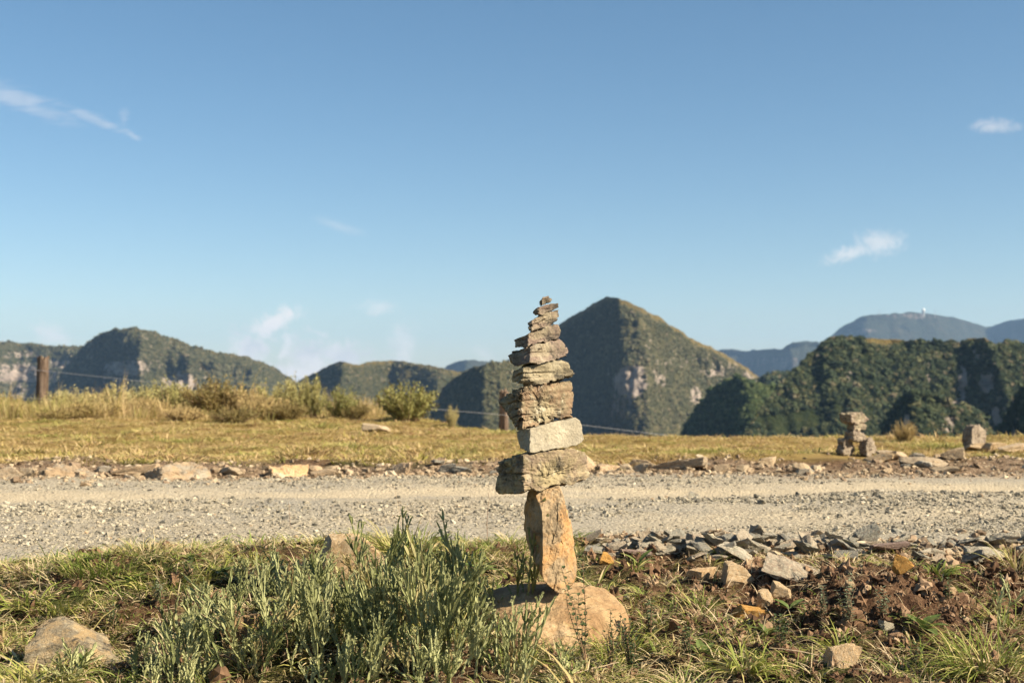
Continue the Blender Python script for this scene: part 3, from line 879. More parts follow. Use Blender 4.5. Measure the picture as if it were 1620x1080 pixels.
M_PALE = stone_mat('pale_grey_stone', ((0.229, 0.194, 0.132), (0.370, 0.317, 0.224), (0.440, 0.387, 0.282)), (0.17, 0.15, 0.12), 0.4, 0.1, -0.2, layer=0.2)
M_SAND = stone_mat('sandstone', ((0.204, 0.145, 0.085), (0.323, 0.234, 0.136), (0.408, 0.315, 0.200)), (0.42, 0.215, 0.07), 0.7, 0.05, 1.3, layer=0.22, black=0.5)
M_BASE = stone_mat('tan_boulder', ((0.242, 0.148, 0.074), (0.391, 0.259, 0.132), (0.486, 0.348, 0.200)), (0.24, 0.135, 0.06), 0.6, 0.12, 0.1, layer=0.15, bump=1.0, black=0.25)
CG = 'stacked stones of the tall cairn'
CD = 3.90
SHIN = [(-1.05, 0.1), (-0.35, -1), (1.05, -0.05), (0.7, 0.9), (-0.6, 0.9)]

hero_stone('stone', 'small pointed olive stone on the very top of the tall cairn', 'stone', CG,
           z1([(598, 150), (640, 105), (690, 96), (724, 125), (716, 152), (660, 172), (615, 192)]), CD, 0.037, M_OLIVE, seed=2, n=27, bed=0.0047, thick=0.005, rough=0.0026, k=0.0012)
hero_stone('stone', 'thin tan stone tilted up, second from the top of the tall cairn', 'stone', CG,
           z1([(555, 238), (585, 205), (690, 160), (775, 153), (780, 190), (700, 236), (600, 271), (563, 262)]), CD, 0.056, M_BROWNSCHIST, seed=3, n=35, tilt=0.38, bed=0.0047, thick=0.006, rough=0.0026, k=0.0012, near=-0.6)
hero_stone('stone', 'flaky lichen-grey stone, third from the top of the tall cairn', 'stone', CG,
           z1([(480, 345), (590, 285), (700, 230), (778, 210), (774, 300), (740, 332), (640, 380), (545, 409), (520, 386), (482, 376)]), CD, 0.077, M_OLIVE, seed=4, n=43, tilt=0.42, bed=0.0113, thick=0.006, rough=0.0039, k=0.0018, near=-0.55)
hero_stone('stone', 'purplish brown wedge stone, fourth from the top of the tall cairn', 'stone', CG,
           z1([(376, 490), (450, 448), (560, 395), (700, 336), (770, 343), (799, 410), (780, 455), (700, 492), (560, 532), (430, 550), (398, 528)]), CD, 0.106, M_BROWNSCHIST, seed=5, n=48, tilt=0.38, bed=0.0094, thick=0.009, rough=0.0039, k=0.0018, near=-0.35)
hero_stone('stone', 'broad greyish-pink slab, fifth from the top of the tall cairn', 'stone', CG,
           z1([(348, 605), (380, 568), (560, 516), (780, 463), (835, 515), (862, 560), (850, 612), (760, 652), (600, 674), (400, 698), (368, 650)]), CD, 0.125, M_BROWNSCHIST, seed=6, n=54, tilt=0.22, bed=0.0075, thick=0.011, rough=0.0046, k=0.0024, near=-0.30, lean=-0.45)
hero_stone('stone', 'layered sandy slab with a pointed right end, sixth from the cairn top', 'stone', CG,
           z1([(376, 800), (400, 738), (500, 684), (640, 655), (800, 648), (880, 685), (943, 770), (900, 802), (780, 833), (560, 864), (480, 855), (470, 832), (384, 830)]), CD, 0.138, M_TANSCHIST, seed=7, n=59, tilt=0.08, bed=0.0122, thick=0.011, rough=0.0039, k=0.0018, near=-0.68)
hero_stone('stone', 'large rust-stained rough block in the middle of the tall cairn', 'stone', CG,
           z2([(270, 225), (340, 168), (500, 116), (700, 91), (890, 80), (925, 160), (918, 340), (900, 384), (640, 434), (420, 500), (388, 420), (338, 330), (300, 270)]), CD, 0.169, M_RUSTY, seed=8, n=72, tilt=0.14, bed=0.0189, thick=0.010, rough=0.0078, k=0.0024, near=-0.42, left=0.2)
hero_stone('stone', 'smooth pale grey block below the rust-stained block', 'stone', CG,
           z2([(418, 500), (560, 456), (760, 405), (920, 385), (962, 418), (1003, 570), (960, 604), (860, 630), (560, 668), (450, 646), (428, 590)]), CD - 0.01, 0.163, M_PALE, seed=9, n=62, tilt=0.16, bed=0.0000, rough=0.0039, k=0.0024, near=-0.62, lean=-0.2, chips=2)
hero_stone('stone', 'widest ochre and grey block resting on the upright stone', 'stone', CG,
           z2([(243, 985), (260, 768), (400, 706), (520, 680), (700, 655), (870, 632), (1000, 690), (1022, 780), (1045, 852), (1012, 904), (780, 962), (480, 1010), (290, 1012)]), CD, 0.206, M_BLOCK, seed=10, n=78, tilt=0.14, bed=0.0131, thick=0.014, rough=0.0078, k=0.0024, near=-0.42, left=0.35, right=0.35, chips=3)
hero_stone('stone', 'tall upright orange-tan sandstone carrying the stacked stones', 'stone', CG,
           z3([(383, 122), (440, 80), (500, 58), (572, 72), (602, 155), (652, 300), (682, 480), (694, 600), (672, 690), (592, 742), (548, 724), (486, 660), (430, 562), (370, 420), (355, 340), (364, 220)]), CD - 0.02, 0.169, M_SAND, seed=11, n=75, tilt=1.35, bed=0.0047, thick=0.02, rough=0.0046, k=0.0030, near=-0.40, left=0.45, right=-0.35, chips=2, plan=[(-1.05, 0.95), (-0.34, -1), (0.35, -0.6), (1.05, 0.3), (0.8, 0.9), (-0.5, 1.2)])
def cairn_boulder():
    e = np.array([0.238, 0.225, 0.105])
    tl = R(17)
    def f(p):
        z = p[:, 2] - math.tan(tl) * p[:, 1]
        q_ = np.stack([np.abs(p[:, 0]) / e[0], np.abs(p[:, 1]) / e[1], np.abs(z) / e[2]], 1)
        d = (q_ ** 2.6).sum(1) ** (1 / 2.6) - 1
        d = smax(d, (p @ np.array([0.62, -0.70, 0.35])) / 0.2 - 0.86, 0.12)
        d = smax(d, (p @ np.array([-0.75, -0.55, 0.35])) / 0.2 - 0.90, 0.12)
        return d
    co, q = solve_star(f, e, 60, 18)
    x, y, z = co.T
    off = 0.008 * fbm(x * 9 + 4, y * 9, z * 9, 121, 4) + 0.004 * np.maximum(0, vnoise(x * 16, y * 16, z * 16, 127)) + 0.006 * fbm(x * 30, y * 30, z * 30, 122, 3)
    co = co * (1 - off / np.linalg.norm(co, axis=1))[:, None]
    c = P(872, 942, 3.875)
    zb = co[:, 2].min(); co[:, 2] -= zb
    o = link('boulder', mesh_np('boulder', co, q), M_BASE, loc=(c[0], c[1], c[2] - 0.114 + zb))
    tag(o, 'broad low tan boulder under the tall cairn', 'boulder')
cairn_boulder()

# ------------------------------------------------------------------ the small cairn across the road, and the lone boulder
M_GREYBROWN = stone_mat('grey_brown_stone', ((0.13, 0.10, 0.075), (0.27, 0.215, 0.155), (0.38, 0.31, 0.225)), (0.16, 0.12, 0.09), 0.4, 0.2, 0.1, layer=0.2, scale=0.6)
M_TAN2 = stone_mat('tan_roadside_stone', ((0.21, 0.155, 0.10), (0.40, 0.31, 0.205), (0.53, 0.43, 0.30)), (0.38, 0.23, 0.11), 0.4, 0.15, 0.05, layer=0.06, scale=0.9, per_object=0.35, black=0.2)
SG = 'stones of the small cairn across the road'
def z4(pts): return [(1280 + x / 4.765, 620 + y / 4.765) for x, y in pts]
gd = ground_at(1356, 722)[1]
kw = dict(bed=0.008, thick=0.03, rough=0.012, k=0.012, n=24)
hero_stone('stone', 'grey upright left leg stone of the small cairn', 'stone', SG, z4([(205, 440), (222, 355), (300, 350), (342, 385), (345, 440), (310, 490), (240, 490)]), gd, 0.16, M_GREYBROWN, seed=21, **kw)
hero_stone('stone', 'brown rounded right leg stone of the small cairn', 'stone', SG, z4([(372, 415), (400, 372), (440, 345), (478, 345), (500, 395), (522, 455), (480, 480), (420, 490), (385, 460)]), gd, 0.17, M_GREYBROWN, seed=22, **kw)
hero_stone('stone', 'flat slab bridging the two leg stones of the small cairn', 'stone', SG, z4([(262, 345), (270, 290), (340, 285), (420, 310), (445, 345), (438, 375), (360, 368)]), gd, 0.20, M_GREYBROWN, seed=23, **kw)
hero_stone('stone', 'dark neck stone under the top slab of the small cairn', 'stone', SG, z4([(280, 285), (290, 240), (400, 238), (440, 255), (432, 285), (380, 300)]), gd, 0.14, M_OLIVE, seed=24, **kw)
hero_stone('stone', 'lumpy olive cap slab on top of the small cairn', 'stone', SG, z4([(228, 195), (232, 160), (300, 155), (400, 155), (440, 180), (468, 205), (455, 240), (400, 245), (300, 240), (250, 222)]), gd, 0.21, M_OLIVE, seed=25, **kw)
gb = ground_at(1545, 708)[1]
hero_stone('boulder', 'squarish brown boulder standing alone across the road', 'boulder', None, z4([(1158, 355), (1175, 300), (1215, 250), (1280, 250), (1350, 300), (1352, 360), (1345, 420), (1250, 410), (1175, 405)]), gb, 0.30, M_GREYBROWN, seed=26, near=-0.7, bed=0.0, rough=0.012, k=0.02, n=26, chips=2)

# ------------------------------------------------------------------ loose rocks
ROCKS = [_with(rock_mesh('rock_shape_%d' % i, 300 + i, (1, 0.8, 0.55), 8, 10, 0.05, 0.03 * (i % 2), 0.16), M_TAN2) for i in range(7)]
M_GREYROCK = stone_mat('grey_roadside_stone', ((0.13, 0.125, 0.11), (0.28, 0.265, 0.22), (0.42, 0.39, 0.32)), (0.30, 0.20, 0.12), 0.5, 0.15, 0.05, layer=0.06, scale=0.9, per_object=0.35, black=0.2)
GROCKS = [_with(rock_mesh('grey_rock_shape_%d' % i, 330 + i, (1, 0.8, 0.5), 8, 10, 0.05, 0.03, 0.16), M_GREYROCK) for i in range(4)]
M_SLATE = stone_mat('slate', ((0.190, 0.178, 0.144), (0.345, 0.322, 0.259), (0.483, 0.448, 0.356)), (0.27, 0.19, 0.14), 0.55, 0.12, 0.0, layer=0.5, per_object=0.55)
SLATES = [_with(rock_mesh('slate_shape_%d' % i, 360 + i, (1, 0.72, 0.26), 7, 15, 0.03, 0.045, 0.07, 0.02), M_SLATE) for i in range(8)]
M_REDSLATE = stone_mat('reddish_slate', ((0.13, 0.085, 0.065), (0.27, 0.185, 0.145), (0.38, 0.28, 0.22)), None, 0, 0.05, 0.0, layer=0.6)
M_ORANGE = stone_mat('orange_stone', ((0.34, 0.155, 0.035), (0.52, 0.27, 0.065), (0.56, 0.36, 0.14)), None, 0, 0.1, 0.0, layer=0.15)
M_SANDSM = stone_mat('small_sand_stone', ((0.30, 0.20, 0.11), (0.47, 0.345, 0.21), (0.56, 0.45, 0.30)), (0.42, 0.24, 0.09), 0.5, 0.1, 0.0, layer=0.2, per_object=0.3)

M_DARKSLAB = stone_mat('dark_lichened_slab', ((0.10, 0.085, 0.06), (0.25, 0.20, 0.13), (0.42, 0.33, 0.20)), (0.44, 0.29, 0.13), 0.6, 0.4, 0.0, layer=0.0, scale=0.33, black=0.9)

def place_rock(name, meshes, px, py, wpx, hpx, label, cat, group=None, rot=None, sink=0.25, mat=None, dfac=0.9, k=None, lift=0.0):
    """a rock whose foot is seen at (px, py), about wpx by hpx photo pixels large"""
    g = ground_at(px, py)
    s = g[1] / F
    me = meshes[random.randrange(len(meshes)) if k is None else k]
    if mat is not None:
        me = me.copy(); me.materials.clear(); me.materials.append(mat)
    sx = wpx * s / 2 / 0.85; sz = hpx * s / 2 / (0.26 if meshes is SLATES else 0.5)
    r = rot or (random.uniform(-.15, .15), random.uniform(-.15, .15), random.uniform(-.5, .5))
    hz = hpx * s / 2
    o = link(name, me, None, loc=(g[0], g[1] + sx * 0.3, g[2] + hz * (1 - 2 * sink) + lift), rot=r, scale=(sx, sx * dfac, sz))
    return tag(o, label, cat, group)

# big verge rocks in front
place_rock('rock', ROCKS, 555, 918, 92, 76, 'rounded tan rock half buried among the grey-green plants', 'rock', None, (0.1, 0.0, 0.3), 0.15, M_SANDSM, k=0)
place_rock('rock', ROCKS, 388, 1012, 78, 50, 'brown rock at the left foot of the grey-green plants', 'rock', None, (0.0, 0.1, 0.6), 0.2, M_BASE, k=2)
place_rock('rock', ROCKS, 95, 1052, 150, 66, 'large dark and tan slab rock in the lower left corner', 'rock', None, (0.35, -0.12, 0.25), 0.34, M_DARKSLAB, k=1)
place_rock('rock', ROCKS, 1165, 924, 52, 36, 'rounded tan rock below the slate heap', 'rock', None, (0.1, 0.1, 0.4), 0.2, M_SANDSM, k=1)
place_rock('rock', ROCKS, 1108, 916, 44, 22, 'flat pinkish tan rock left of the rounded tan rock', 'rock', None, (0.2, 0.1, -0.4), 0.2, M_SANDSM, k=3)
place_rock('rock', ROCKS, 1240, 952, 34, 26, 'small clean wedge of tan stone below the slates', 'rock', None, (0.3, 0.3, 0.2), 0.1, M_SANDSM, k=5)
place_rock('rock', ROCKS, 1212, 962, 36, 28, 'pale cracked stone beside the small tan wedge', 'rock', None, (0.2, 0.0, 0.9), 0.15, M_SANDSM, k=6)
place_rock('rock', ROCKS, 1200, 985, 62, 22, 'orange flat rock half hidden under weeds', 'rock', None, (0.1, 0.1, 0.1), 0.3, M_ORANGE, k=0)
place_rock('stone', ROCKS, 959, 892, 24, 18, 'small bright orange stone beside the cairn boulder', 'stone', None, (0.1, 0.3, 0.2), 0.1, M_ORANGE, k=1)
place_rock('stone', ROCKS, 1424, 908, 27, 29, 'bright orange stone on top of the brown earth mound', 'stone', None, (0.3, 0.9, 0.2), 0.08, M_ORANGE, k=2, lift=0.01)
place_rock('rock', ROCKS, 1335, 1050, 40, 36, 'round tan rock near the bottom edge on the right', 'rock', None, (0.0, 0.2, 0.2), 0.2, M_SANDSM, k=4)
place_rock('stone', ROCKS, 1405, 1004, 26, 18, 'small grey-green stone below the brown earth mound', 'stone', None, (0.1, 0.3, 0.8), 0.15, M_PALE, k=5)
place_rock('stone', ROCKS, 1505, 942, 24, 12, 'small brown stone at the right side of the earth mound', 'stone', None, (0.1, 0.1, 0.4), 0.15, M_SANDSM, k=3)
place_rock('stone', ROCKS, 1347, 932, 18, 12, 'small sandy stone left of the earth mound', 'stone', None, (0.1, 0.1, 0.4), 0.15, M_SANDSM, k=6)
place_rock('stone', ROCKS, 993, 948, 12, 9, 'tiny grey stone on the soil right of the cairn boulder', 'stone', None, (0.1, 0.1, 0.4), 0.1, M_PALE, k=6)

# slate heap along the near road edge
SLG = 'slate pieces heaped along the near road edge'
named = [
    (1345, 880, 66, 40, 'large smooth grey slate lit face-on, biggest of the heap', (0.95, 0.05, 0.1), None, 1),
    (1408, 872, 52, 20, 'reddish-brown layered slate right of the biggest grey slate', (0.15, -0.08, 0.1), M_REDSLATE, 2),
    (1290, 872, 58, 34, 'pale grey slate leaning left of the biggest grey slate', (0.55, 0.35, 0.5), None, 3),
    (1262, 866, 50, 20, 'purplish slate block with square broken end', (0.1, 0.1, 0.4), M_REDSLATE, 4),
    (1165, 886, 62, 24, 'dark slate slab tilted steeply down to the right', (0.15, 0.42, 0.1), None, 5),
    (1192, 872, 62, 22, 'long thin grey slate tilted down behind the steep slab', (0.2, 0.30, -0.1), None, 6),
    (1075, 872, 44, 28, 'grey slate standing on edge at the left of the heap', (0.7, -0.4, 0.3), None, 7),
    (1110, 862, 44, 20, 'flat grey slate on the road side of the heap', (0.1, 0.2, 0.3), None, 0),
    (1255, 916, 80, 28, 'large pale slate slab sloping down in front of the heap', (0.45, 0.25, -0.3), None, 3),
    (1262, 886, 44, 16, 'flat grey slate lying above the large pale slab', (0.1, 0.1, 0.3), None, 1),
    (1455, 862, 66, 24, 'grey slate block leaning on the road edge past the red slate', (0.2, 0.2, 0.1), None, 4),
    (1520, 866, 70, 26, 'dark brown-grey slate block toward the right end of the heap', (0.15, 0.12, -0.1), None, 5),
    (1565, 884, 60, 30, 'blue-grey slate half sunk in soil at the right end', (0.5, 0.15, 0.2), None, 6),
    (990, 866, 14, 22, 'small dark slate standing upright right of the cairn', (0.2, 1.1, 0.3), None, 0),
    (1005, 884, 44, 16, 'brownish flat slate near the small orange stone', (0.2, 0.1, 0.2), M_REDSLATE, 2),
    (1035, 874, 46, 16, 'long pale slate at the left end of the heap', (0.3, 0.3, 0.1), None, 6),
    (940, 876, 34, 14, 'dark low slate right behind the cairn boulder', (0.2, 0.1, 0.4), None, 5),
]
for (px, py, w, h, lab, rot, mt, k) in named:
    place_rock('slate', SLATES, px, py, w, h * (0.8 if abs(rot[0]) < 0.5 else 0.5), lab, 'slate', SLG, rot, 0.12, mt, 0.8, k)
rs = random.Random(5)
for i in range(170):
    px = rs.uniform(935, 1640); py = rs.gauss(868, 10) + (4 if px < 1200 else 0)
    w = rs.uniform(14, 40)
    place_rock('slate', SLATES, px, py, w, w * rs.uniform(0.22, 0.45), 'small grey slate shard among the larger slates of the roadside heap', 'slate', 'small slate shards in the roadside heap',
               (rs.uniform(-.6, .6), rs.uniform(-.5, .6), rs.uniform(-1.5, 1.5)), 0.0, None, rs.uniform(0.6, 1.0), rs.randrange(8), lift=rs.uniform(0, 0.034) * math.exp(-((py - 868) / 12) ** 2))

# rocks along the far road edge
FG = 'rocks along the far road edge'
far_named = [
    (210, 753, 62, 16, 'pale tan rock left of the biggest far-edge rock', ROCKS, 2, None), 
    (512, 752, 46, 11, 'low tan rock right of the pale flat-topped rock', ROCKS, 4, None), (368, 752, 36, 14, 'grey-tan stone between the domed rock and flat-topped rock', ROCKS, 5, None),
    (708, 748, 36, 18, 'tilted grey stone on the far road edge left of the cairn', GROCKS, 1, None), (735, 753, 28, 13, 'grey stone beside the tilted stone left of the cairn', GROCKS, 2, None),
    (924, 742, 40, 27, 'rounded grey-tan rock on far edge just right of the cairn', ROCKS, 6, None), (965, 745, 50, 12, 'flat sandy slab right of the rounded rock', ROCKS, 1, None),
    (1018, 742, 36, 15, 'tan wedge rock on the far road edge', ROCKS, 0, None), (1075, 743, 74, 17, 'wide tan rock on the far edge right of the cairn', ROCKS, 2, None),
    (1108, 738, 26, 13, 'dark tilted stone behind the wide tan rock', GROCKS, 3, None), (1213, 736, 36, 16, 'pale grey-tan rock on the far edge below the plateau', ROCKS, 3, None),
    (1395, 729, 42, 15, 'tan flat stone at the foot of the small cairn', ROCKS, 4, M_SANDSM), (1418, 727, 44, 17, 'brown flat stone right of the small cairn', ROCKS, 5, None),
    (1468, 737, 64, 17, 'wide brown slab right of the small cairn on the road edge', ROCKS, 6, None), (1452, 729, 24, 15, 'small brown rock between slabs by the small cairn', GROCKS, 1, None),
    (1580, 712, 34, 15, 'pale rock right of the lone boulder', ROCKS, 0, M_SANDSM), (1606, 714, 48, 13, 'flat tan rock at the right border past the lone boulder', ROCKS, 2, None),
    (1545, 712, 46, 12, 'flat stone under the lone boulder', ROCKS, 3, None), (1500, 749, 44, 10, 'flat sandy slab on the road below the lone boulder', ROCKS, 4, None),
    (598, 682, 44, 12, 'flat brown rock in the meadow left of the bush', ROCKS, 5, None), (14, 757, 36, 22, 'tan rock at the left border on the far road edge', ROCKS, 1, None),
    (1434, 690, 30, 16, 'low brown rock on the meadow between small cairn and lone boulder', ROCKS, 1, None), (1505, 690, 20, 12, 'small brown rock on the skyline left of the lone boulder', ROCKS, 2, None),
]
def z5(pts): return [(x / 3.0, 702 + y / 3.0) for x, y in pts]
M_DOME = stone_mat('grey_and_tan_rock', ((0.14, 0.12, 0.095), (0.26, 0.22, 0.165), (0.35, 0.30, 0.225)), (0.33, 0.21, 0.105), 0.6, 0.15, 0.0, layer=0.05, scale=0.7, black=0.25)
fk = dict(bed=0.010, thick=0.05, rough=0.014, k=0.02, n=26, chips=2, lean=-0.5)
hero_stone('rock', 'big domed grey and tan rock, largest on the far road edge', 'rock', FG, z5([(670, 165), (700, 130), (790, 100), (850, 92), (920, 108), (990, 135), (1000, 175), (900, 185), (760, 180)]), 9.22, 0.42, M_DOME, seed=61, near=-0.2, **fk)
hero_stone('rock', 'long tan rock at the far road edge on the left', 'rock', FG, z5([(212, 170), (222, 112), (270, 106), (330, 118), (400, 128), (465, 150), (450, 180), (300, 182)]), 9.2, 0.34, M_DOME, seed=62, near=-0.75, **fk)
hero_stone('rock', 'pale flat-topped rock on the far road edge', 'rock', FG, z5([(1265, 165), (1275, 112), (1450, 108), (1462, 135), (1450, 170)]), 9.35, 0.25, M_SANDSM, seed=63, near=-0.6, **fk)
for (px, py, w, h, lab, ms, k, mt) in far_named:
    place_rock('rock', ms, px, py, w * 1.1, h * 0.95, lab, 'rock', FG, None, 0.2, mt, 0.8, k)
for i in range(70):
    px = rs.uniform(-30, 1660)
    y0 = np.interp(px, [0, 800, 1100, 1400, 1620], [757, 748, 746, 742, 735])
    py = y0 + rs.gauss(0, 5) - (abs(rs.gauss(0, 9)) if px > 1350 else 0)
    w = rs.lognormvariate(2.75, 0.35)
    place_rock('rock', ROCKS if rs.random() < 0.72 else GROCKS, px, py, w, w * rs.uniform(0.35, 0.6), 'small loose stone in the rubble strip along the far road edge', 'rock', 'small stones in the far road-edge rubble', None, 0.1)
# single stones lying on the road
for (px, py, w, h, lab, mt) in [(1085, 806, 64, 10, 'flat pale stone flush in the gravel of the road', M_SANDSM), (1012, 810, 36, 9, 'pinkish pale stone on the road right of the cairn', M_SANDSM), (1098, 789, 22, 12, 'dark lump of stone on the road right of the cairn', M_SLATE),
                                (612, 808, 24, 14, 'tan stone on the road just left of the cairn', M_SANDSM), (132, 810, 22, 11, 'pale stone lying on the left part of the road', M_PALE), (398, 830, 18, 9, 'dark stone on the road above the plants', M_SLATE),
                                (1577, 800, 22, 9, 'dark flat stone on the road at the right', M_SLATE), (1570, 790, 22, 8, 'orange-tan stone on the road at the right', M_SANDSM), (1183, 796, 18, 9, 'dark stone on the road right of the flat pale stone', M_SLATE)]:
    place_rock('stone', ROCKS, px, py, w, h, lab, 'stone', 'single stones on the road', None, 0.2, mt, 0.8)


# ------------------------------------------------------------------ gravel and rubble too small to count
def pebble_mesh(name, seed, mat, flat=0.6, n=2):
    rs = np.random.default_rng(seed)
    d, q = cube_sphere(n)
    co = d * (1 + 0.32 * rs.normal(size=(len(d), 1)).clip(-1.4, 1.4)) * np.array([1, rs.uniform(.6, .95), flat * rs.uniform(.8, 1.2)])
    return _with(mesh_np(name, co, q), mat)

def mat_pebble(name, stops):
    m = Mat(name, 0.9, 0.15)
    pos = m.N('ShaderNodeNewGeometry').outputs['Position']
    c = m.ramp(m.rand(), stops)
    c = m.mix(0.6, c, m.ramp(m.noise(60, 3, 0.7, vec=pos), [(0.3, 0.6), (0.7, 1.25)]), 'MULTIPLY')
    m.color(c)
    return m.m
MP = mat_pebble('gravel_chips', [(0.0, (0.09, 0.085, 0.072)), (0.2, (0.20, 0.175, 0.13)), (0.5, (0.30, 0.26, 0.19)), (0.85, (0.39, 0.34, 0.25)), (0.96, (0.48, 0.42, 0.32)), (1.0, (0.33, 0.23, 0.135))])
MR = mat_pebble('rubble_chips', [(0.0, (0.11, 0.078, 0.05)), (0.3, (0.24, 0.17, 0.11)), (0.7, (0.35, 0.265, 0.17)), (1.0, (0.48, 0.385, 0.265))])
MC = mat_pebble('earth_clods', [(0.0, (0.055, 0.030, 0.017)), (0.5, (0.135, 0.076, 0.042)), (0.85, (0.215, 0.130, 0.075)), (1.0, (0.34, 0.24, 0.15))])
PEB = [pebble_mesh('chip_shape_%d' % i, 500 + i, MP) for i in range(7)]
RUB = [pebble_mesh('rubble_shape_%d' % i, 520 + i, MR) for i in range(6)]
CLOD = [pebble_mesh('clod_shape_%d' % i, 540 + i, MC, 0.75, 3) for i in range(6)]

def rnd_rot(rs, n, tip=3.14):
    return np.stack([rs.uniform(-tip, tip, n), rs.uniform(-tip, tip, n), rs.uniform(0, 6.28, n)], -1)

def build_gravel():
    rs = np.random.default_rng(77)
    n = 120000
    y = rs.uniform(4.5, 10.6, n); x = rs.uniform(-1, 1, n) * (0.44 * y + 0.7)
    ne, fe = near_edge(x), far_edge(x)
    tr = 1.3 * np.exp(-((y - track_y(x)) / 0.40) ** 2) + 0.55 * np.exp(-((y - track_y(x) + 1.75) / 0.3) ** 2) * sstep(-1, 2, x)
    keep = (y > ne - 0.12) & (y < fe + 0.1) & (rs.uniform(size=n) > tr * 1.02) & (rs.uniform(size=n) < 0.5 + 0.75 * fbm(x * 0.9, y * 2.2, 0, 80, 3))
    x, y = x[keep], y[keep]; n = len(x)
    r = np.clip(0.0044 * rs.lognormal(0, 0.5, n), 0.0022, 0.022) * np.where(np.exp(-((y - track_y(x) + 0.85) / 0.45) ** 2) > rs.uniform(size=n), 1.35, 1.0)
    pts = np.stack([x, y, road_z(x, y) + r * 0.2], -1)
    scatter('gravel', pts, rnd_rot(rs, n, 0.5), np.repeat(r[:, None], 3, 1) * rs.uniform(0.75, 1.3, (n, 3)), rs.integers(0, 7, n), PEB, 'loose grey and beige gravel covering the road')
    # small rubble on the far side and on the reddish shoulder
    n = 4000
    x = rs.uniform(-1, 1, n) * 5.6; y = far_edge(x) + rs.normal(0.12, 0.30, n) - sstep(1, 4, x) * np.abs(rs.normal(0, 0.35, n)) + sstep(2.5, 4, x) * np.abs(rs.normal(0, 0.8, n))
    r = np.clip(0.0115 * rs.lognormal(0, 0.5, n), 0.005, 0.036)
    pts = np.stack([x, y, np.maximum(H(x, y), road_z(x, y)) + r * 0.2], -1)
    n2 = 2600
    x2 = rs.uniform(0.35, 2.9, n2); y2 = near_edge(x2) + rs.normal(-0.08, 0.16, n2)
    r2 = np.clip(0.010 * rs.lognormal(0, 0.5, n2), 0.004, 0.028)
    pts = np.concatenate([pts, np.stack([x2, y2, np.maximum(H(x2, y2), road_z(x2, y2)) + r2 * 0.2], -1)]); r = np.concatenate([r, r2]); n = len(r)
    scatter('rubble', pts, rnd_rot(rs, n, 0.6), np.repeat(r[:, None], 3, 1) * rs.uniform(0.7, 1.35, (n, 3)), rs.integers(0, 6, n), RUB, 'small brown rubble strewn along both road edges')
    # crumbled earth on the verge
    n = 27000
    y = rs.uniform(2.7, 5.2, n); x = rs.uniform(-1, 1, n) * (0.44 * y + 1.0)
    wt = 0.22 + 0.95 * np.exp(-(((x - 1.2) / 0.42) ** 2 + ((y - 4.0) / 0.36) ** 2)) + 0.5 * sstep(0.1, 0.6, x)
    keep = (rs.uniform(size=n) < wt) & (y < near_edge(x) - 0.05)
    x, y = x[keep], y[keep]; n = len(x)
    r = np.clip(0.0085 * rs.lognormal(0, 0.5, n), 0.003, 0.032)
    pts = np.stack([x, y, H(x, y) + r * 0.1], -1)
    scatter('dirt', pts, rnd_rot(rs, n), np.repeat(r[:, None], 3, 1) * rs.uniform(0.7, 1.3, (n, 3)), rs.integers(0, 6, n), CLOD, 'crumbled brown earth clods on the verge')
build_gravel()


# ------------------------------------------------------------------ grass
def mat_grass(name, stops, tipcol, tip=0.35, trans=0.3, patch=None):
    m = Mat(name, 0.6, 0.25)
    c = m.ramp(m.rand(), stops)
    c = m.mix(m.ramp(m.attr('v'), [(0.0, 0.0), (0.5, 0.15), (1.0, 1.0)]), c, tipcol) if tip else c
    if patch:
        pos = m.N('ShaderNodeNewGeometry').outputs['Position']
        c = m.mix(m.ramp(m.noise(0.75, 5, 0.65, 0.5, vec=pos, sc=(0.7, 1.4, 1)), [(0.50, 0.0), (0.62, 0.75)]), c, patch[0])
        c = m.mix(m.ramp(m.noise(0.9, 5, 0.65, 0.5, vec=pos, sc=(0.7, 1.4, 1), off=(9, 3, 0)), [(0.54, 0.0), (0.66, 0.7)]), c, patch[1])
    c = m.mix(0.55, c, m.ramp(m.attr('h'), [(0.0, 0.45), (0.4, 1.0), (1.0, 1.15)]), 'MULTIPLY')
    m.color(c)
    m.translucent(trans)
    return m.m

def tuft_arrays(rs, n, height, spread, width, lean, droop, nseg=4, straw=0.3):
    co, q, hh, vv = [], [], [], []
    base = 0
    for i in range(n):
        a = rs.uniform(0, 2 * math.pi); r0 = spread * math.sqrt(rs.uniform(0, 1)) * 0.5
        L = height * rs.uniform(0.55, 1.15); ln = rs.uniform(0.1, 1.0) * lean; w = width * rs.uniform(0.6, 1.3)
        da = a + rs.uniform(-0.9, 0.9)
        d = np.array([math.cos(da), math.sin(da)]); side = np.array([-d[1], d[0]])
        tw = rs.uniform(-0.6, 0.6); s2 = np.array([side[0] * math.cos(tw), side[1] * math.cos(tw), math.sin(tw)])
        p = np.array([math.cos(a) * r0, math.sin(a) * r0, -0.01]); ang = ln
        v = 1.0 if rs.uniform() < straw else rs.uniform(0, 0.5)
        for k in range(nseg + 1):
            t = k / nseg
            ww = w * (1 - t ** 1.6) * 0.5 + 0.00025
            co += [p - s2 * ww, p + s2 * ww]; hh += [t, t]; vv += [v, v]
            ang = min(ang + droop * rs.uniform(0.5, 1.3) / nseg, 2.6)
            p = p + np.array([d[0] * math.sin(ang), d[1] * math.sin(ang), math.cos(ang)]) * L / nseg
        for k in range(nseg):
            b = base + k * 2; q.append((b, b + 1, b + 3, b + 2))
        base += 2 * (nseg + 1)
    return np.array(co), np.array(q), np.array(hh), np.array(vv)

def tuft_mesh(name, seed, mat, *a, **k):
    co, q, h, v = tuft_arrays(np.random.default_rng(seed), *a, **k)
    return _with(mesh_np(name, co, q, smooth=True, attrs={'h': h, 'v': v}), mat)

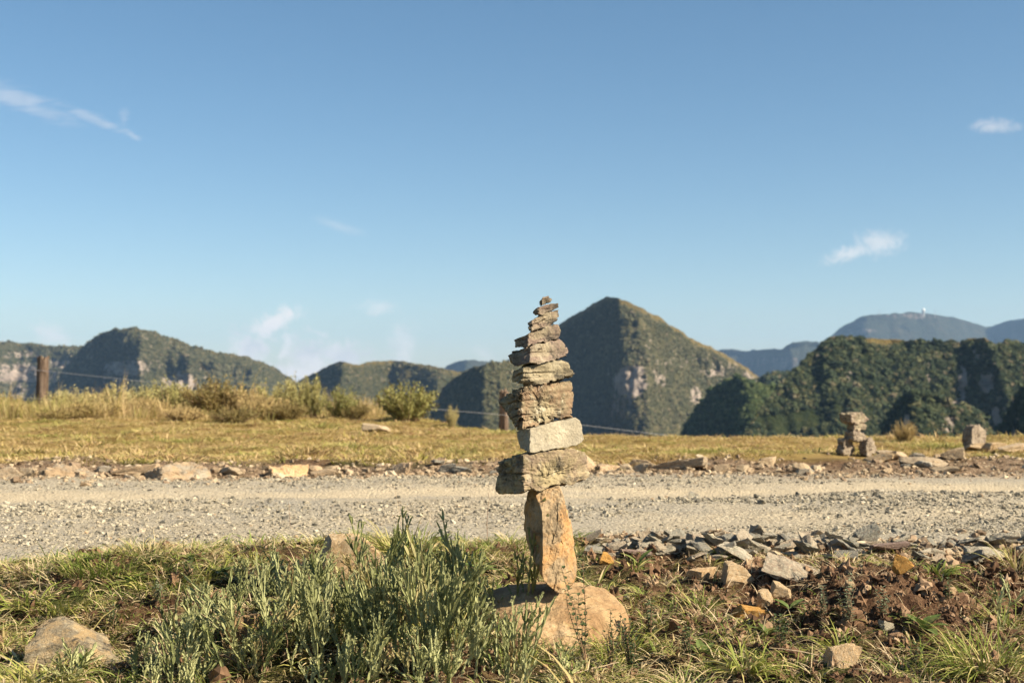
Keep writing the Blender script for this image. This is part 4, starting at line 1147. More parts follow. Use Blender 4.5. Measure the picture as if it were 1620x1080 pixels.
MG_VERGE = mat_grass('verge_grass_blade', [(0.0, (0.11, 0.165, 0.028)), (0.4, (0.20, 0.255, 0.045)), (0.68, (0.29, 0.29, 0.065)), (0.87, (0.40, 0.31, 0.12)), (1.0, (0.48, 0.35, 0.19))], (0.58, 0.46, 0.26))
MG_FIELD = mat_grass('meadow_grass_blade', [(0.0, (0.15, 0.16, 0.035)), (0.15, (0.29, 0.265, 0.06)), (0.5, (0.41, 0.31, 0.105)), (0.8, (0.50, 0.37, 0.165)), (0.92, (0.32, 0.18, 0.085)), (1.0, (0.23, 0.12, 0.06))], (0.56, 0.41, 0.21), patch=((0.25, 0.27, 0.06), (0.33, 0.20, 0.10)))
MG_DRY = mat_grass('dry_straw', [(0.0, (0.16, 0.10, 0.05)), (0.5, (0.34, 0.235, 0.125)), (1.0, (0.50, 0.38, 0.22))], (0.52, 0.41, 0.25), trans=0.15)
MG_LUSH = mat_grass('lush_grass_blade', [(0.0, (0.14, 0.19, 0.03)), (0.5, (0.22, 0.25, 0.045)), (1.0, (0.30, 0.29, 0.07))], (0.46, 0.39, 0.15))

def build_grass():
    rs = np.random.default_rng(99)
    VT = [tuft_mesh('verge_tuft_shape_%d' % i, 600 + i, MG_VERGE, 16, 0.055 + 0.012 * (i % 3), 0.035, 0.0032, 0.9, 1.3) for i in range(7)]
    DT = [tuft_mesh('straw_shape_%d' % i, 620 + i, MG_DRY, 7, 0.07, 0.05, 0.0022, 1.7, 0.9, straw=0.6) for i in range(5)]
    FT = [tuft_mesh('meadow_tuft_shape_%d' % i, 640 + i, MG_FIELD, 24, 0.05 + 0.012 * (i % 4), 0.12, 0.007, 1.0, 1.0, nseg=3) for i in range(7)]
    n = 35000
    y = rs.uniform(2.6, 5.5, n); x = rs.uniform(-1, 1, n) * (0.44 * y + 1.0)
    nz = fbm(x * 2.4, y * 2.4, 0, 90, 3)
    bare = np.exp(-(((x - 1.15) / 0.42) ** 2 + ((y - 4.05) / 0.36) ** 2))
    w = (0.50 + 0.75 * nz) * (1 - 0.95 * bare) * np.where(x > 0.3, 0.30, 1.0) + 0.35 * sstep(0.35, 0.05, near_edge(x) - y) * sstep(0.3, -0.2, x)
    keep = (rs.uniform(size=n) < w) & (y < near_edge(x) + 0.03 + rs.normal(0, 0.04, n) - 0.25 * (x > 0.4))
    x, y = x[keep], y[keep]; n = len(x)
    sc = rs.lognormal(-0.08, 0.3, n) * np.where(y > near_edge(x) - 0.3, 1.12, 1.0)
    pts = np.stack([x, y, H(x, y)], -1)
    rot = np.stack([rs.uniform(-.15, .15, n), rs.uniform(-.15, .15, n), rs.uniform(0, 6.28, n)], -1)
    scatter('grass', pts, rot, np.stack([sc, sc, sc * rs.uniform(0.6, 1.2, n)], -1), rs.integers(0, 7, n), VT, 'short mixed green and dry grass on the near verge')
    n = 13000
    y = rs.uniform(2.6, 5.4, n); x = rs.uniform(-1, 1, n) * (0.44 * y + 1.0)
    keep = (y < near_edge(x) - 0.05) & (rs.uniform(size=n) < 0.65 + 0.6 * fbm(x * 3, y * 3, 0, 93, 2)) & (rs.uniform(size=n) > 0.6 * np.exp(-(((x - 1.2) / 0.3) ** 2 + ((y - 4.0) / 0.25) ** 2)))
    x, y = x[keep], y[keep]; n = len(x)
    sc = rs.uniform(0.5, 1.3, n)
    scatter('dry_straw', np.stack([x, y, H(x, y) + 0.004], -1), np.stack([rs.uniform(-.5, .5, n), rs.uniform(-.5, .5, n), rs.uniform(0, 6.28, n)], -1), np.stack([sc, sc, sc * 0.6], -1), rs.integers(0, 5, n), DT, 'dead straw and litter lying on the verge', None)['kind'] = 'stuff'
    n = 46000
    y = rs.uniform(9.6, 27, n) ; x = rs.uniform(-1, 1, n) * (0.44 * y + 1.0)
    fe = far_edge(x)
    e = y - fe - 0.30 - 0.55 * sstep(1.0, 3.0, x) + 0.30 * fbm(x * 1.5, y * 1.5, 0, 62, 2)
    dens = sstep(-0.1, 0.5, e) * (0.78 + 0.55 * fbm(x * 0.9, y * 0.9, 0, 95, 3)) * np.interp(y, [10, 15, 27], [1.0, 0.9, 0.7])
    keep = (rs.uniform(size=n) < dens) & (y < crest(x, y) + 3)
    x, y = x[keep], y[keep]; n = len(x)
    sc = rs.lognormal(-0.1, 0.3, n) * (1 + 0.5 * sstep(0.2, 0.7, fbm(x * 1.1, y * 1.1, 0, 96, 2)))
    scatter('meadow_grass', np.stack([x, y, H(x, y) - 0.005], -1), np.stack([rs.uniform(-.1, .1, n), rs.uniform(-.1, .1, n), rs.uniform(0, 6.28, n)], -1), np.stack([sc, sc, sc * rs.uniform(0.5, 1.1, n)], -1), rs.integers(0, 7, n), FT, 'golden dry meadow grass across the road')
    TT = [tuft_mesh('tall_straw_shape_%d' % i, 660 + i, MG_FIELD, 26, 0.30 + 0.05 * (i % 3), 0.20, 0.007, 0.30, 0.45, nseg=4, straw=0.45) for i in range(6)]
    n = 1500
    y = rs.uniform(20.5, 25.5, n); px = rs.uniform(-60, 640, n) - 60 * (y - 20.5) / 5; x = (px - 810) / F * y
    w = 0.22 + 0.8 * fbm(x * 0.8, y * 0.8, 0, 97, 2) + 0.25 * sstep(400, 100, px)
    keep = rs.uniform(size=n) < w; x, y = x[keep], y[keep]; n = len(x)
    sc = rs.lognormal(-0.1, 0.3, n)
    scatter('tall_grass', np.stack([x, y, H(x, y) - 0.01], -1), np.stack([rs.uniform(-.1, .1, n), rs.uniform(-.1, .1, n), rs.uniform(0, 6.28, n)], -1), np.stack([sc, sc, sc * rs.uniform(0.6, 1.15, n)], -1), rs.integers(0, 6, n), TT, 'tall feathery straw grass among the shrubs by the fence')
build_grass()

def tuft_thing(px, py, n, hpx, spread_px, wid, lean, droop, mat, label, seed, straw=0.25):
    g = ground_at(px, py); s = g[1] / F
    me = tuft_mesh('grass_tuft', seed, mat, n, hpx * s, spread_px * s, wid, lean, droop, nseg=5, straw=straw)
    o = link('grass_tuft', me, loc=tuple(g)); tag(o, label, 'grass tuft', 'single grass tufts')
for a in [
    (160, 905, 260, 50, 120, 0.004, 0.8, 1.0, MG_LUSH, 'broad lush green grass tuft at the road edge on the left', 701),
    (235, 880, 110, 46, 55, 0.003, 0.7, 0.9, MG_VERGE, 'reddish dry-tipped grass tuft behind the lush left tuft', 702, 0.7),
    (60, 905, 120, 40, 70, 0.003, 0.9, 0.9, MG_DRY, 'brown dry grass tuft at the left road edge', 703, 0.8),
    (40, 960, 110, 58, 60, 0.006, 0.9, 1.5, MG_LUSH, 'coarse green grass clump at the left border', 704),
    (645, 880, 150, 86, 70, 0.005, 0.8, 1.1, MG_LUSH, 'tall green grass tuft behind the grey-green plants', 705, 0.3),
    (735, 890, 70, 70, 60, 0.004, 0.8, 1.2, MG_LUSH, 'smaller green grass tuft left of the upright stone', 706, 0.3),
    (1480, 905, 70, 50, 40, 0.007, 0.9, 1.7, MG_LUSH, 'arching green grass tuft behind the brown earth mound', 707),
    (1560, 1062, 300, 120, 110, 0.0035, 1.0, 1.3, MG_LUSH, 'big fine-leaved yellow-green tuft in the lower right corner', 708, 0.3),
    (1330, 1035, 50, 100, 30, 0.007, 0.8, 1.4, MG_LUSH, 'long-bladed green tuft left of the round tan rock', 709, 0.1),
    (1005, 905, 40, 36, 30, 0.008, 0.8, 1.4, MG_LUSH, 'small broad-bladed green tuft right of the cairn boulder', 710, 0.1),
    (1110, 962, 60, 46, 36, 0.004, 0.8, 1.2, MG_LUSH, 'small green tuft on the soil below the tan rocks', 711, 0.1),
    (1605, 905, 80, 62, 40, 0.005, 0.6, 1.1, MG_VERGE, 'dry grass tuft at the right border by the slates', 712, 0.5),
    (480, 905, 90, 48, 60, 0.004, 0.8, 1.2, MG_VERGE, 'mixed grass tuft behind the plants left of the buried rock', 713, 0.4),
    (400, 890, 90, 40, 60, 0.005, 0.9, 1.3, MG_LUSH, 'low green tuft at the road edge above the plants', 714, 0.2),
    (1180, 1060, 90, 90, 60, 0.006, 1.0, 1.5, MG_LUSH, 'low arching green tuft at the bottom right of the cairn', 715, 0.2),
    (1450, 1078, 120, 80, 80, 0.004, 1.0, 1.3, MG_LUSH, 'fresh green tuft at the bottom edge left of the big fine tuft', 717, 0.2),
    (1255, 1068, 110, 70, 80, 0.004, 1.0, 1.3, MG_LUSH, 'fresh green tuft at the bottom edge below the orange rock', 718, 0.25),
    (1590, 990, 90, 60, 60, 0.004, 1.0, 1.2, MG_LUSH, 'green tuft at the right border below the slates', 719, 0.25),
    (1050, 945, 60, 40, 50, 0.004, 1.0, 1.2, MG_LUSH, 'sparse green tuft right of the cairn boulder on the soil', 720, 0.3),
    (100, 960, 200, 46, 110, 0.004, 1.0, 1.3, MG_LUSH, 'green grass patch behind the slab rock', 721, 0.25),
    (260, 925, 160, 44, 100, 0.004, 1.0, 1.3, MG_LUSH, 'green grass patch between the road edge and the left plants', 722, 0.25),
    (60, 1082, 160, 60, 120, 0.005, 1.0, 1.3, MG_LUSH, 'grass growing over the front of the slab rock', 723, 0.3),
    (170, 1086, 120, 56, 80, 0.005, 1.0, 1.3, MG_VERGE, 'mixed grass at the bottom edge right of the slab rock', 724, 0.4),
    (330, 915, 100, 44, 60, 0.004, 0.9, 1.1, MG_LUSH, 'green tuft behind the leftmost tall plants', 725, 0.2),
    (880, 1040, 110, 44, 110, 0.004, 0.9, 1.1, MG_VERGE, 'mixed grass fringe along the front of the cairn boulder', 726, 0.4),
    (820, 1050, 90, 60, 60, 0.004, 0.8, 1.1, MG_LUSH, 'green grass at the front left foot of the cairn boulder', 727, 0.2),
    (560, 1000, 90, 70, 80, 0.004, 0.7, 1.0, MG_LUSH, 'bright grass growing up through the middle of the clump', 728, 0.25),
    (450, 1010, 80, 60, 80, 0.004, 0.7, 1.0, MG_LUSH, 'bright grass growing up through the left of the clump', 729, 0.25),
    (690, 1020, 80, 70, 80, 0.004, 0.7, 1.0, MG_LUSH, 'bright grass growing up through the right of the clump', 730, 0.25),
    (985, 1050, 120, 90, 70, 0.005, 0.9, 1.2, MG_LUSH, 'dense green tuft at the bottom below the cairn boulder', 716, 0.25),
]: tuft_thing(*a[:11], straw=a[11] if len(a) > 11 else 0.2)


# ------------------------------------------------------------------ winged-stem plants (grey-green)
def mat_leaf(name, stops, var=0.5, trans=0.2, rough=0.6):
    m = Mat(name, rough, 0.25)
    pos = m.N('ShaderNodeNewGeometry').outputs['Position']
    c = m.ramp(m.rand(), stops)
    c = m.mix(var, c, m.ramp(m.noise(25, 3, 0.6, vec=pos), [(0.3, 0.6), (0.7, 1.3)]), 'MULTIPLY')
    m.color(c); m.translucent(trans)
    return m.m
ML_WING = mat_leaf('winged_stem_green', [(0.0, (0.19, 0.205, 0.075)), (0.5, (0.32, 0.325, 0.145)), (0.9, (0.45, 0.445, 0.22)), (0.95, (0.42, 0.37, 0.17)), (1.0, (0.30, 0.19, 0.09))])

class Geo:
    def __init__(s): s.co, s.q, s.t, s.n = [], [], [], 0
    def add(s, co, q=(), t=()):
        s.co += [tuple(c) for c in co]
        s.q += [tuple(i + s.n for i in f) for f in q]; s.t += [tuple(i + s.n for i in f) for f in t]
        s.n = len(s.co)
    def mesh(s, name, mat, smooth=False): return _with(mesh_np(name, s.co, s.q, s.t, smooth), mat)

def frame(d):
    d = d / np.linalg.norm(d)
    a = np.array([0, 0, 1.0]) if abs(d[2]) < 0.9 else np.array([1.0, 0, 0])
    u = np.cross(d, a); u /= np.linalg.norm(u)
    return d, u, np.cross(d, u)

def winged_segment(G, p, d, L, w, ph, wings=3):
    d, u, v = frame(d)
    prof = [(0, 0.25), (0.18, 0.85), (0.5, 1.0), (0.82, 0.85), (1.0, 0.3)]
    for k in range(wings):
        a = ph + k * 2 * math.pi / wings
        s = math.cos(a) * u + math.sin(a) * v
        co = []
        for t, f in prof:
            c = p + d * L * t
            co += [c - s * 0.0008, c + s * w * f]
        G.add(co, [(2 * i, 2 * i + 1, 2 * i + 3, 2 * i + 2) for i in range(len(prof) - 1)])

def tube(G, pts, r0, r1, n=5):
    pts = [np.asarray(p, float) for p in pts]
    co = []
    for i, p in enumerate(pts):
        d = pts[min(i + 1, len(pts) - 1)] - pts[max(i - 1, 0)]
        _, u, v = frame(d); r = r0 + (r1 - r0) * i / max(1, len(pts) - 1)
        for k in range(n):
            a = 2 * math.pi * k / n
            co.append(p + r * (math.cos(a) * u + math.sin(a) * v))
    q = []
    for i in range(len(pts) - 1):
        for k in range(n):
            q.append((i * n + k, i * n + (k + 1) % n, (i + 1) * n + (k + 1) % n, (i + 1) * n + k))
    G.add(co, q)

def shoot_mesh(name, seed, length=0.34, seg=0.036, w=0.0050, branch=0.7, mat=None):
    rs = np.random.default_rng(seed)
    G = Geo()
    def grow(p, d, L, w, lev):
        left = L
        while left > 0.012:
            s = min(seg * rs.uniform(0.6, 1.4) * (0.75 if lev else 1), left + 0.01)
            winged_segment(G, p, d, s, w * rs.uniform(0.65, 1.25), rs.uniform(0, 6.28))
            p = p + d * s * 0.97; left -= s
            d = d + rs.normal(0, 0.075, 3) + np.array([0, 0, 0.12]); d /= np.linalg.norm(d)
            if lev < 2 and left > 0.03 and L - left > L * 0.22 and rs.uniform() < branch * (0.5 if lev else 1.0):
                for _ in range(2 if rs.uniform() < 0.3 else 1):
                    a = rs.uniform(0, 6.28); o = np.array([math.cos(a), math.sin(a), 0])
                    bd = d + o * rs.uniform(0.25, 0.5); bd /= np.linalg.norm(bd)
                    grow(p, bd, min(left * rs.uniform(0.5, 1.0), 0.13), w * 0.82, lev + 1)
            w *= 0.965
        for _ in range(4):
            winged_segment(G, p + rs.normal(0, 0.003, 3), d + rs.normal(0, .3, 3), 0.008, 0.0024, rs.uniform(0, 6))
    grow(np.zeros(3), np.array([0, 0, 1.0]), length, w, 0)
    return G.mesh(name, mat)
SHOOTS = [shoot_mesh('winged_shoot_%d' % i, 800 + i, 0.25 + 0.025 * (i % 5), 0.032 + 0.003 * (i % 4), 0.0056 + 0.0008 * (i % 3), mat=ML_WING) for i in range(18)]
TALL = [shoot_mesh('tall_shoot_%d' % i, 830 + i, 0.46, 0.045, 0.0068, 0.55, ML_WING) for i in range(4)]

def winged_plant(px, py, hpx, n, spread, label, tilt=0.0, shoots=SHOOTS, group='grey-green winged-stem plants'):
    g = ground_at(px, py); s = g[1] / F
    e = link('winged_stem_plant', None, loc=tuple(g)); tag(e, label, 'plant', group)
    for i in range(int(n * 1.2) if shoots is SHOOTS else n):
        me = shoots[random.randrange(len(shoots))]
        L = 0.46 if shoots is TALL else 0.32
        k = hpx * s / L * random.uniform(0.5, 1.06)
        a = random.uniform(0, 6.28); r = 0.10 * math.sqrt(random.random()) if shoots is SHOOTS else random.uniform(0, 0.03)
        ln = random.uniform(0.0, spread) * 0.75
        link('stem', me, None, e, loc=(r * math.cos(a), r * math.sin(a), float(H(g[0] + r * math.cos(a), g[1] + r * math.sin(a))) - g[2] - 0.012), rot=(-ln * math.sin(a), ln * math.cos(a) + tilt, random.uniform(0, 6.28)), scale=(max(k, 0.8), max(k, 0.8), k))
    return e

plants = [
    (455, 985, 120, 12, 0.45, 'pale grey-green plant above the brown rock, left end of the big clump', -0.15),
    (425, 1035, 150, 12, 0.5, 'grey-green plant leaning left at the front left of the clump', -0.30),
    (495, 1030, 160, 14, 0.4, 'dense grey-green plant left of the half-buried rock', -0.10),
    (520, 975, 120, 9, 0.4, 'grey-green plant just in front of the half-buried rock, left side', 0.0),
    (560, 1050, 170, 14, 0.4, 'dense grey-green plant in front of the half-buried rock', 0.0),
    (600, 1000, 130, 10, 0.4, 'grey-green plant at the right foot of the half-buried rock', 0.05),
    (640, 1060, 190, 14, 0.4, 'tall dense grey-green plant in the middle of the clump', 0.0),
    (672, 1000, 150, 11, 0.4, 'grey-green plant below the tall grass tuft', 0.0),
    (715, 1050, 190, 14, 0.4, 'tall grey-green plant right of the clump middle', 0.05),
    (740, 990, 130, 9, 0.4, 'upright grey-green plant left of the cairn boulder', 0.0),
    (775, 1066, 150, 10, 0.45, 'grey-green plant at the right end of the clump', 0.10),
    (850, 1086, 90, 8, 0.5, 'low grey-green plant in front of the cairn boulder', 0.15),
    (590, 1085, 120, 10, 0.5, 'grey-green plant cut by the bottom edge, middle of the clump', 0.0),
    (690, 1090, 120, 10, 0.5, 'grey-green plant cut by the bottom edge, right of the middle', 0.0),
    (500, 1090, 110, 9, 0.5, 'grey-green plant cut by the bottom edge, left of the middle', -0.1),
    (370, 985, 120, 7, 0.4, 'thin grey-green plant left of the brown rock', -0.2),
    (330, 1075, 140, 10, 0.35, 'upright grey-green plant at the bottom left of the clump', 0.0),
    (275, 1085, 110, 8, 0.4, 'smaller grey-green plant at the bottom near the slab rock', -0.1),
    (300, 1005, 105, 8, 0.4, 'grey-green plant standing alone left of the brown rock', 0.0),
    (235, 1078, 90, 7, 0.4, 'leftmost low grey-green plant beside the slab rock', 0.0),
    (650, 935, 100, 8, 0.35, 'grey-green plant at the back right of the half-buried rock', 0.0),
    (700, 945, 110, 8, 0.35, 'grey-green plant in front of the tall grass tuft', 0.0),
    (400, 960, 95, 8, 0.4, 'grey-green plant directly above the brown rock', -0.1),
    (470, 945, 90, 8, 0.4, 'grey-green plant left of the half-buried rock near the road', 0.0),
    (610, 960, 100, 8, 0.4, 'grey-green plant right in front of the half-buried rock', 0.0),
    (800, 1030, 100, 7, 0.4, 'grey-green plant covering the left foot of the cairn boulder', 0.0),
    (545, 935, 60, 5, 0.4, 'small grey-green plant against the half-buried rock', 0.0),
    (420, 935, 80, 6, 0.4, 'small grey-green plant near the road edge behind the clump', 0.0),
]
for a in plants: winged_plant(*a)
talls = [
    (595, 965, 185, 3, 0.12, 'tall sprig rising left above the half-buried rock', -0.18),
    (838, 985, 215, 4, 0.16, 'tall branching sprig left of the upright stone', -0.16),
    (640, 960, 170, 4, 0.15, 'tall sprig standing before the tall grass tuft', 0.0),
    (720, 965, 160, 3, 0.15, 'tall thin sprig between grass tuft and cairn', 0.05),
    (105, 1090, 130, 5, 0.3, 'thin olive sprigs before the slab rock, lower left', 0.05),
    (1590, 1000, 150, 3, 0.1, 'tall single sprig at the right border', 0.0),
    (500, 930, 100, 3, 0.2, 'short sprig poking over the gravel left of the buried rock', -0.1),
]
for a in talls: winged_plant(*a, shoots=TALL, group='tall winged sprigs')


# ------------------------------------------------------------------ small leafy herbs and rosettes
ML_HERB = mat_leaf('herb_leaf', [(0.0, (0.055, 0.080, 0.030)), (0.6, (0.085, 0.110, 0.045)), (1.0, (0.15, 0.165, 0.08))])
ML_GREYHERB = mat_leaf('grey_herb_leaf', [(0.0, (0.15, 0.175, 0.10)), (1.0, (0.27, 0.29, 0.18))])
ML_ROS = mat_leaf('rosette_leaf', [(0.0, (0.085, 0.125, 0.030)), (0.7, (0.14, 0.175, 0.05)), (1.0, (0.20, 0.19, 0.06))])
M_TWIG = Mat('brown_twig', 0.85); M_TWIG.color((0.20, 0.125, 0.075)); M_TWIG = M_TWIG.m
M_DRYTWIG = Mat('dry_twig', 0.85); M_DRYTWIG.color((0.42, 0.32, 0.21)); M_DRYTWIG = M_DRYTWIG.m

def leaf(G, p, d, L, w, up=(0, 0, 1), fold=0.25, droop=0.2):
    d = np.asarray(d, float); d /= np.linalg.norm(d)
    s = np.cross(d, up); s = s / (np.linalg.norm(s) + 1e-9); n = np.cross(s, d)
    co = []
    prof = [(0, 0.12), (0.3, 0.9), (0.6, 1.0), (0.85, 0.6), (1.0, 0.03)]
    for t, f in prof:
        c = np.asarray(p) + d * L * t - n * droop * L * t * t
        co += [c - s * w * f / 2 + n * fold * w * f / 2, c, c + s * w * f / 2 + n * fold * w * f / 2]
    q = []
    for i in range(len(prof) - 1):
        b = i * 3; q += [(b, b + 1, b + 4, b + 3), (b + 1, b + 2, b + 5, b + 4)]
    G.add(co, q)

def herb(px, py, hpx, n, label, mat, lpx=9, seed=1, group='small leafy herbs', tilt=(0, 0)):
    rs = np.random.default_rng(seed)
    g = ground_at(px, py); s = g[1] / F
    e = link('leafy_herb', None, loc=tuple(g)); tag(e, label, 'herb', group)
    for i in range(n):
        S, Lf = Geo(), Geo()
        Hh = hpx * s * rs.uniform(0.6, 1.05) if i else hpx * s
        a = rs.uniform(0, 6.28); ln = rs.uniform(0.05, 0.35) if i else 0.05
        d = np.array([math.cos(a) * ln + tilt[0], math.sin(a) * ln + tilt[1], 1.0]); d /= np.linalg.norm(d)
        pts = [d * Hh * t + np.array([0, 0, -0.01]) + np.array([rs.normal(0, .004), rs.normal(0, .004), 0]) * (t > 0) for t in np.linspace(0, 1, 6)]
        tube(S, pts, 0.0018, 0.0007, 4)
        m = int(Hh / (0.85 * lpx * s)) + 2
        for k in range(m):
            t = 0.22 + 0.78 * k / m
            p = d * Hh * t
            for h in range(2):
                aa = k * 1.57 + h * math.pi + rs.uniform(-.3, .3)
                leaf(Lf, p, (math.cos(aa), math.sin(aa), 0.5 + rs.uniform(-.2, .3)), lpx * s * rs.uniform(0.75, 1.2) * (1.15 - 0.45 * t), lpx * s * 0.42)
        link('stem', S.mesh('herb_stem', M_TWIG), None, e); link('foliage', Lf.mesh('herb_foliage', mat), None, e)
for a in [
    (930, 1058, 185, 4, 'sprig with round paired leaves in front of the cairn boulder', ML_HERB, 14, 1),
    (968, 1062, 100, 5, 'leafy herb right of the round-leaved sprig', ML_HERB, 10, 2),
    (1345, 1000, 92, 6, 'pale grey-leaved herb left of the earth mound', ML_GREYHERB, 9, 3),
    (1395, 985, 56, 5, 'small grey-leaved herb against the earth mound', ML_GREYHERB, 9, 4),
    (1300, 985, 60, 6, 'grey-leaved herb below the tan wedge stone', ML_GREYHERB, 9, 5),
    (1030, 1015, 66, 6, 'dark leafy herb right of the cairn boulder', ML_HERB, 10, 6),
    (1000, 1075, 100, 7, 'dark leafy herb at the bottom edge right of the clump', ML_HERB, 11, 7),
    (250, 960, 50, 7, 'grey-leaved herb on the left verge', ML_GREYHERB, 8, 8),
    (300, 930, 44, 6, 'small-leaved herb near the road edge on the left', ML_HERB, 8, 9),
    (420, 1075, 70, 7, 'dark leafy herb under the grey-green plants', ML_HERB, 9, 10),
    (450, 1045, 55, 6, 'low dark herb below the brown rock', ML_HERB, 9, 11),
    (1450, 1060, 50, 5, 'low herb between round tan rock and big tuft', ML_HERB, 10, 12),
    (1500, 960, 46, 4, 'small herb right of the earth mound', ML_HERB, 9, 13),
    (1235, 1030, 60, 6, 'dark leafy herb below the orange flat rock', ML_HERB, 11, 14),
    (1090, 1050, 60, 5, 'small leafy herb at the bottom right of the boulder', ML_HERB, 11, 15),
    (180, 1000, 46, 6, 'low herb above the slab rock on the left', ML_HERB, 9, 16),
]: herb(*a[:7], seed=a[7])

def rosette(px, py, n, lpx, wpx, label, up=0.7, seed=1, mat=None):
    rs = np.random.default_rng(seed)
    g = ground_at(px, py); s = g[1] / F
    e = link('rosette_plant', None, loc=tuple(g)); tag(e, label, 'plant', 'broad-leaved rosettes')
    for i in range(n):
        G = Geo(); a = i * 2.4 + rs.uniform(-.4, .4)
        leaf(G, (0, 0, 0), (math.cos(a), math.sin(a), up * rs.uniform(0.4, 1.8)), lpx * s * rs.uniform(0.7, 1.1), wpx * s * rs.uniform(0.8, 1.2), fold=0.3, droop=0.35)
        link('leaf', G.mesh('rosette_leaf', mat or ML_ROS), None, e)
for a in [
    (1462, 998, 9, 42, 17, 'broad-leaved green rosette below the earth mound', 0.8, 1), (1112, 1040, 7, 40, 13, 'pale green rosette on the soil right of the cairn', 0.7, 2),
    (300, 888, 8, 34, 12, 'green rosette at the left road edge', 0.5, 3), (205, 925, 8, 36, 10, 'pointed-leaf rosette on the left verge', 0.6, 4),
    (130, 1062, 6, 40, 12, 'upright broad leaves at the foot of the slab rock', 1.8, 5), (1010, 895, 6, 34, 10, 'small leafy rosette by the orange stone', 0.9, 6),
    (345, 905, 7, 30, 12, 'low rosette behind the left plants', 0.4, 7), (760, 905, 7, 36, 14, 'broad-leaved rosette behind the cairn boulder', 0.7, 8),
    (1250, 965, 6, 30, 12, 'small rosette beside the pale cracked stone', 0.6, 9), (690, 870, 7, 40, 13, 'leafy rosette beside the tall grass tuft', 0.8, 10),
    (1215, 1005, 6, 36, 11, 'rosette in front of the orange flat rock', 0.8, 11),
]: rosette(*a)

def twig(px, py, L, az, el, label, mat, r=0.0012, seed=1):
    rs = np.random.default_rng(seed); g = ground_at(px, py); s = g[1] / F; L = L * s
    d = np.array([math.cos(az) * math.cos(el), math.sin(az) * math.cos(el), math.sin(el)])
    pts = [d * L * t + np.array([0, 0, -0.25 * L * t * t * math.cos(el) * (el > 0.2)]) + rs.normal(0, 0.012 * L, 3) * (t > 0) for t in np.linspace(0, 1, 7)]
    G = Geo(); tube(G, pts, r, r * 0.5, 4)
    o = link('twig', G.mesh('twig', mat), None, None, loc=(g[0], g[1], g[2] + 0.008)); tag(o, label, 'twig', 'dry twigs and stalks')
for a in [
    (460, 850, 60, 1.9, 1.2, 'thin reddish stalk rising above the gravel left of the plants', M_TWIG, 0.0016, 1), (640, 850, 90, 2.2, 1.2, 'dry straw-coloured stalk bending over the tall grass tuft', M_DRYTWIG, 0.0014, 2),
    (690, 850, 80, 2.4, 1.1, 'dry stalk leaning left over the road above the grass', M_DRYTWIG, 0.0014, 3), (770, 860, 85, 1.5, 1.3, 'thin red-brown stalk left of the upright stone', M_TWIG, 0.0014, 4),
    (1245, 1020, 95, 3.0, 0.1, 'bare dry twig lying below the orange rock', M_DRYTWIG, 0.0016, 5), (1440, 1020, 60, 2.0, 0.25, 'short dry twig leaning at the rosette', M_DRYTWIG, 0.002, 6),
    (1320, 1045, 100, 3.0, 0.15, 'pale twig lying left of the round tan rock', M_DRYTWIG, 0.0016, 7), (220, 960, 70, 2.6, 0.3, 'dead brown stalk on the left verge', M_TWIG, 0.0016, 8),
    (250, 972, 80, 0.3, 0.15, 'dead stalk lying flat on the left verge', M_DRYTWIG, 0.0014, 9), (1150, 935, 85, 0.9, 0.7, 'dry grass stalk leaning over the tan rocks', M_DRYTWIG, 0.0014, 10),
    (900, 1072, 90, 0.4, 0.15, 'bent dry stalk in front of the cairn boulder', M_DRYTWIG, 0.0018, 11), (395, 1065, 100, 2.7, 0.4, 'brown woody stalk under the clump at the left', M_TWIG, 0.003, 12),
]: twig(*a)


# ------------------------------------------------------------------ shrubs across the road
ML_SHRUB = mat_leaf('shrub_leaf', [(0.0, (0.20, 0.20, 0.06)), (0.5, (0.33, 0.30, 0.11)), (1.0, (0.45, 0.38, 0.17))], 0.6)
ML_SHRUB2 = mat_leaf('brown_shrub_leaf', [(0.0, (0.18, 0.14, 0.05)), (0.5, (0.32, 0.24, 0.09)), (1.0, (0.42, 0.31, 0.14))], 0.6)
ML_BUSH = mat_leaf('bush_leaf', [(0.0, (0.16, 0.17, 0.05)), (1.0, (0.30, 0.27, 0.09))], 0.6)
def shrub_meshes(name, seed, mat, nb, spread, height, leafn, lw, upright=1.0):
    rs = np.random.default_rng(seed); S, Lf = Geo(), Geo()
    for i in range(nb):
        a = rs.uniform(0, 6.28); ln = spread * math.sqrt(rs.uniform(0.02, 1))
        Hh = height * rs.uniform(0.6, 1.05) * (1 - 0.35 * (ln / spread) ** 2)
        tipx = np.array([math.cos(a) * ln, math.sin(a) * ln, Hh])
        b0 = np.array([math.cos(a), math.sin(a), 0]) * ln * 0.35
        pts = [b0 * (1 - t) + (b0 + (tipx - b0) * np.array([t ** 1.3, t ** 1.3, t ** upright])) * t if False else b0 + (tipx - b0) * np.array([t ** 1.5, t ** 1.5, t]) for t in np.linspace(0, 1, 5)]
        tube(S, pts, 0.006, 0.0025, 4)
        for k in range(leafn):
            t = rs.uniform(0.18, 1.0)
            p = b0 + (tipx - b0) * np.array([t ** 1.5, t ** 1.5, t]) + rs.normal(0, 0.024, 3)
            d = np.array([rs.normal(0, .6), rs.normal(0, .6), rs.uniform(0.1, 1.3)]); d /= np.linalg.norm(d)
            s = np.cross(d, rs.normal(size=3)); s /= np.linalg.norm(s) + 1e-9
            L = lw * rs.uniform(1.6, 3.4); w = lw * rs.uniform(0.7, 1.2)
            Lf.add([p, p + d * L * .5 - s * w * .5, p + d * L, p + d * L * .5 + s * w * .5], [(0, 1, 2, 3)])
    return S.mesh(name + '_stems', M_TWIG), Lf.mesh(name + '_foliage', mat)
